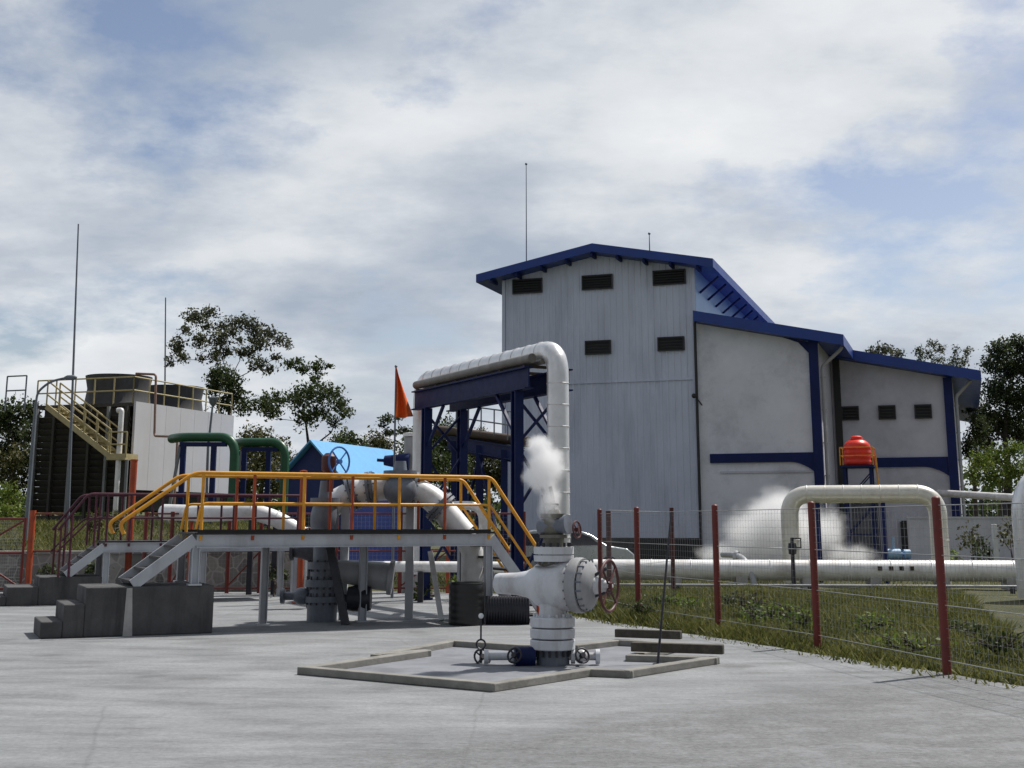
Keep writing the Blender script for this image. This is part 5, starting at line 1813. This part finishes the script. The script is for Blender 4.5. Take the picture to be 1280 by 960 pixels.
# grass
def grass(name, regions, m, hgt, seed):
    npr = np.random.default_rng(seed)
    Q_ = []
    for (pts, n, h) in regions:
        pts = np.array([(p[0], p[1]) for p in pts])
        lo, hi = pts.min(0), pts.max(0)
        c = lo + (hi - lo) * npr.random((n * 3, 2))
        ins = np.zeros(len(c), bool)
        j = len(pts) - 1
        for i in range(len(pts)):
            xi, yi = pts[i]; xj, yj = pts[j]
            cond = ((yi > c[:, 1]) != (yj > c[:, 1])) & (c[:, 0] < (xj - xi) * (c[:, 1] - yi) / (yj - yi + 1e-9) + xi)
            ins ^= cond
            j = i
        c = c[ins][:n]
        k = len(c)
        z = np.array([ground_z(a, b) for a, b in c]) - .02
        patch = .55 + .9 * (np.sin(c[:, 0] * 1.7 + 1) * np.sin(c[:, 1] * 1.3) * .5 + .5)
        hh = h * patch * (.45 + .9 * npr.random(k))
        a = npr.random(k) * 2 * np.pi
        wv = np.stack([np.cos(a), np.sin(a), np.zeros(k)], 1) * (.006 + .012 * npr.random(k))[:, None]
        ln = npr.normal(size=(k, 3)) * .55; ln[:, 2] = 0
        b0 = np.stack([c[:, 0], c[:, 1], z], 1)
        tip = b0 + np.stack([np.zeros(k), np.zeros(k), hh], 1) + ln * hh[:, None]
        mid = (b0 + tip) / 2 + ln * -.12 * hh[:, None]
        Q_.append(np.stack([b0 - wv, mid - wv, tip, mid + wv], 1).reshape(-1, 3))
    q = np.concatenate(Q_)
    o = quads_obj(name, q, len(q) // 4, m, None, (0, 0, 0))
    o['kind'] = 'stuff'
    return o


e = V((.14, .10, 0))
reg = [g1 + e, g2 + e, g3 + e, V((g3.x + 1.2, g3.y + 2.5, 0)), at(1200, 730, 32.6), at(742, 730, 33.2), V((g1.x + .35, 31.5, 0))]
rim = [g1 - e * 2.2, g2 - e * 2.0, g3 - e * 2.0, g3 + e * 2, g2 + e * 2, g1 + e * 2]
grass('grass', [(reg, 90000, .17), (rim, 5000, .12), ([(-22, 33.8), (-6.3, 33.8), (-6.5, 44), (-26, 44)], 26000, .22),
                ([(7, 37.5), (26, 36), (32, 55), (21, 55), (18, 46), (8, 49)], 12000, .3), ([(-3, 33.2), (0, 32.2), (5.5, 34), (8, 37), (2, 52), (-5, 50)], 9000, .2)], 'grass_blade', .3, 3)


# ------------------------------------------------------------------ steam
# weeds in the grass strip
wr = random.Random(77)
for i in range(16):
    t_ = (i + .5) / 16
    q = g1.lerp(g2, min(1, t_ * 1.6)) if t_ < .62 else g2.lerp(g3, (t_ - .62) / .38)
    off = .35 + wr.random() * 3.2
    q = q + V((off * .75, off * .65, 0))
    q.z = -.05
    h_ = .16 + .2 * wr.random()
    cl_ = [((q.x + wr.uniform(-.2, .2), q.y + wr.uniform(-.2, .2), h_ * .6 + wr.uniform(0, .1)), (.2 + .12 * wr.random(), .2, h_ * .6)) for _ in range(3)]
    tree('leafy weed growing in the grass strip behind the wire fence', q, cl_, wr.choice(['leaf_mid', 'leaf_olive', 'leaf_bright']), .06, 3200, .008, seed=200 + i, name='weed', cat='weed', group='weeds in the grass strip')


def steam(label, clumps, dens, base, nscale):
    b = V(base)
    m, nt, out = new_mat('steam')
    tc = N(nt, 'ShaderNodeTexCoord')
    o = tc.outputs['Object']
    wob = noise_col(nt, o, nscale * .8)
    ow = mix(nt, 0.18, o, wob, 'ADD')
    last = None
    for c, r in clumps:
        c = V(c) - b + V((.09, .09, .09))
        sb_ = N(nt, 'ShaderNodeVectorMath', operation='SUBTRACT')
        nt.links.new(ow, sb_.inputs[0])
        sb_.inputs[1].default_value = c
        dvv = N(nt, 'ShaderNodeVectorMath', operation='DIVIDE')
        nt.links.new(sb_.outputs[0], dvv.inputs[0])
        dvv.inputs[1].default_value = V(r) * 1.25
        ln = N(nt, 'ShaderNodeVectorMath', operation='LENGTH')
        nt.links.new(dvv.outputs[0], ln.inputs[0])
        if last is None:
            last = ln.outputs['Value']
        else:
            mn = N(nt, 'ShaderNodeMath', operation='SMOOTH_MIN')
            mn.inputs[2].default_value = 0.5
            nt.links.new(last, mn.inputs[0])
            nt.links.new(ln.outputs['Value'], mn.inputs[1])
            last = mn.outputs[0]
    n_ = noise(nt, ow, nscale, 9, 0.66)
    am = N(nt, 'ShaderNodeMath', operation='MULTIPLY_ADD')
    am.inputs[1].default_value = 1.9
    nt.links.new(n_, am.inputs[0])
    nt.links.new(last, am.inputs[2])
    mr = N(nt, 'ShaderNodeMapRange', interpolation_type='SMOOTHSTEP')
    mr.inputs['From Min'].default_value = 1.85
    mr.inputs['From Max'].default_value = 0.95
    mr.inputs['To Min'].default_value = 0.0
    mr.inputs['To Max'].default_value = dens
    nt.links.new(am.outputs[0], mr.inputs['Value'])
    pv = N(nt, 'ShaderNodeVolumePrincipled')
    pv.inputs['Color'].default_value = (0.99, 0.99, 0.995, 1)
    pv.inputs['Anisotropy'].default_value = 0.0
    nt.links.new(mr.outputs[0], pv.inputs['Density'])
    nt.links.new(pv.outputs[0], out.inputs['Volume'])
    mb = MB()
    for c, r in clumps:
        mb.sphere(c, 1.3, 16, 10, r)
    mb.v = [p - b for p in mb.v]
    ob = mb.build('steam_plume', m, None)
    ob.location = b
    rm = ob.modifiers.new('remesh', 'REMESH')
    rm.mode = 'VOXEL'
    rm.voxel_size = .10
    tag(ob, label, 'steam')
    return ob


def scl(lst, Y):
    return [((at(u, v, Y)), (ru * Y / 1633, .6 * (ru + rv) * Y / 1633, rv * Y / 1633)) for (u, v, ru, rv) in lst]


steam('white steam drifting low across the white bay wall', scl([(1012, 670, 46, 36), (968, 650, 40, 40), (1060, 692, 36, 18), (940, 668, 36, 32), (905, 692, 44, 14), (985, 640, 26, 24)], 41.5), 2.6, at(985, 700, 41.5), 0.8)
steam('small white steam puff beside the vertical silver pipe', scl([(682, 578, 25, 28), (673, 600, 20, 18), (686, 626, 15, 26), (676, 556, 18, 14), (690, 648, 9, 14)], 15.9), 14.0, at(676, 635, 15.9), 2.9)

# ------------------------------------------------------------------ render settings
vs2 = scene.view_settings
vs2.view_transform = 'Standard'
vs2.look = 'None'
vs2.exposure = 0.0
vs2.gamma = 1.0
vs2.use_curve_mapping = False
scene.cycles.max_bounces = 6
scene.cycles.volume_bounces = 5
scene.cycles.transparent_max_bounces = 8
scene.cycles.volume_step_rate = 2.0
scene.cycles.use_denoising = True
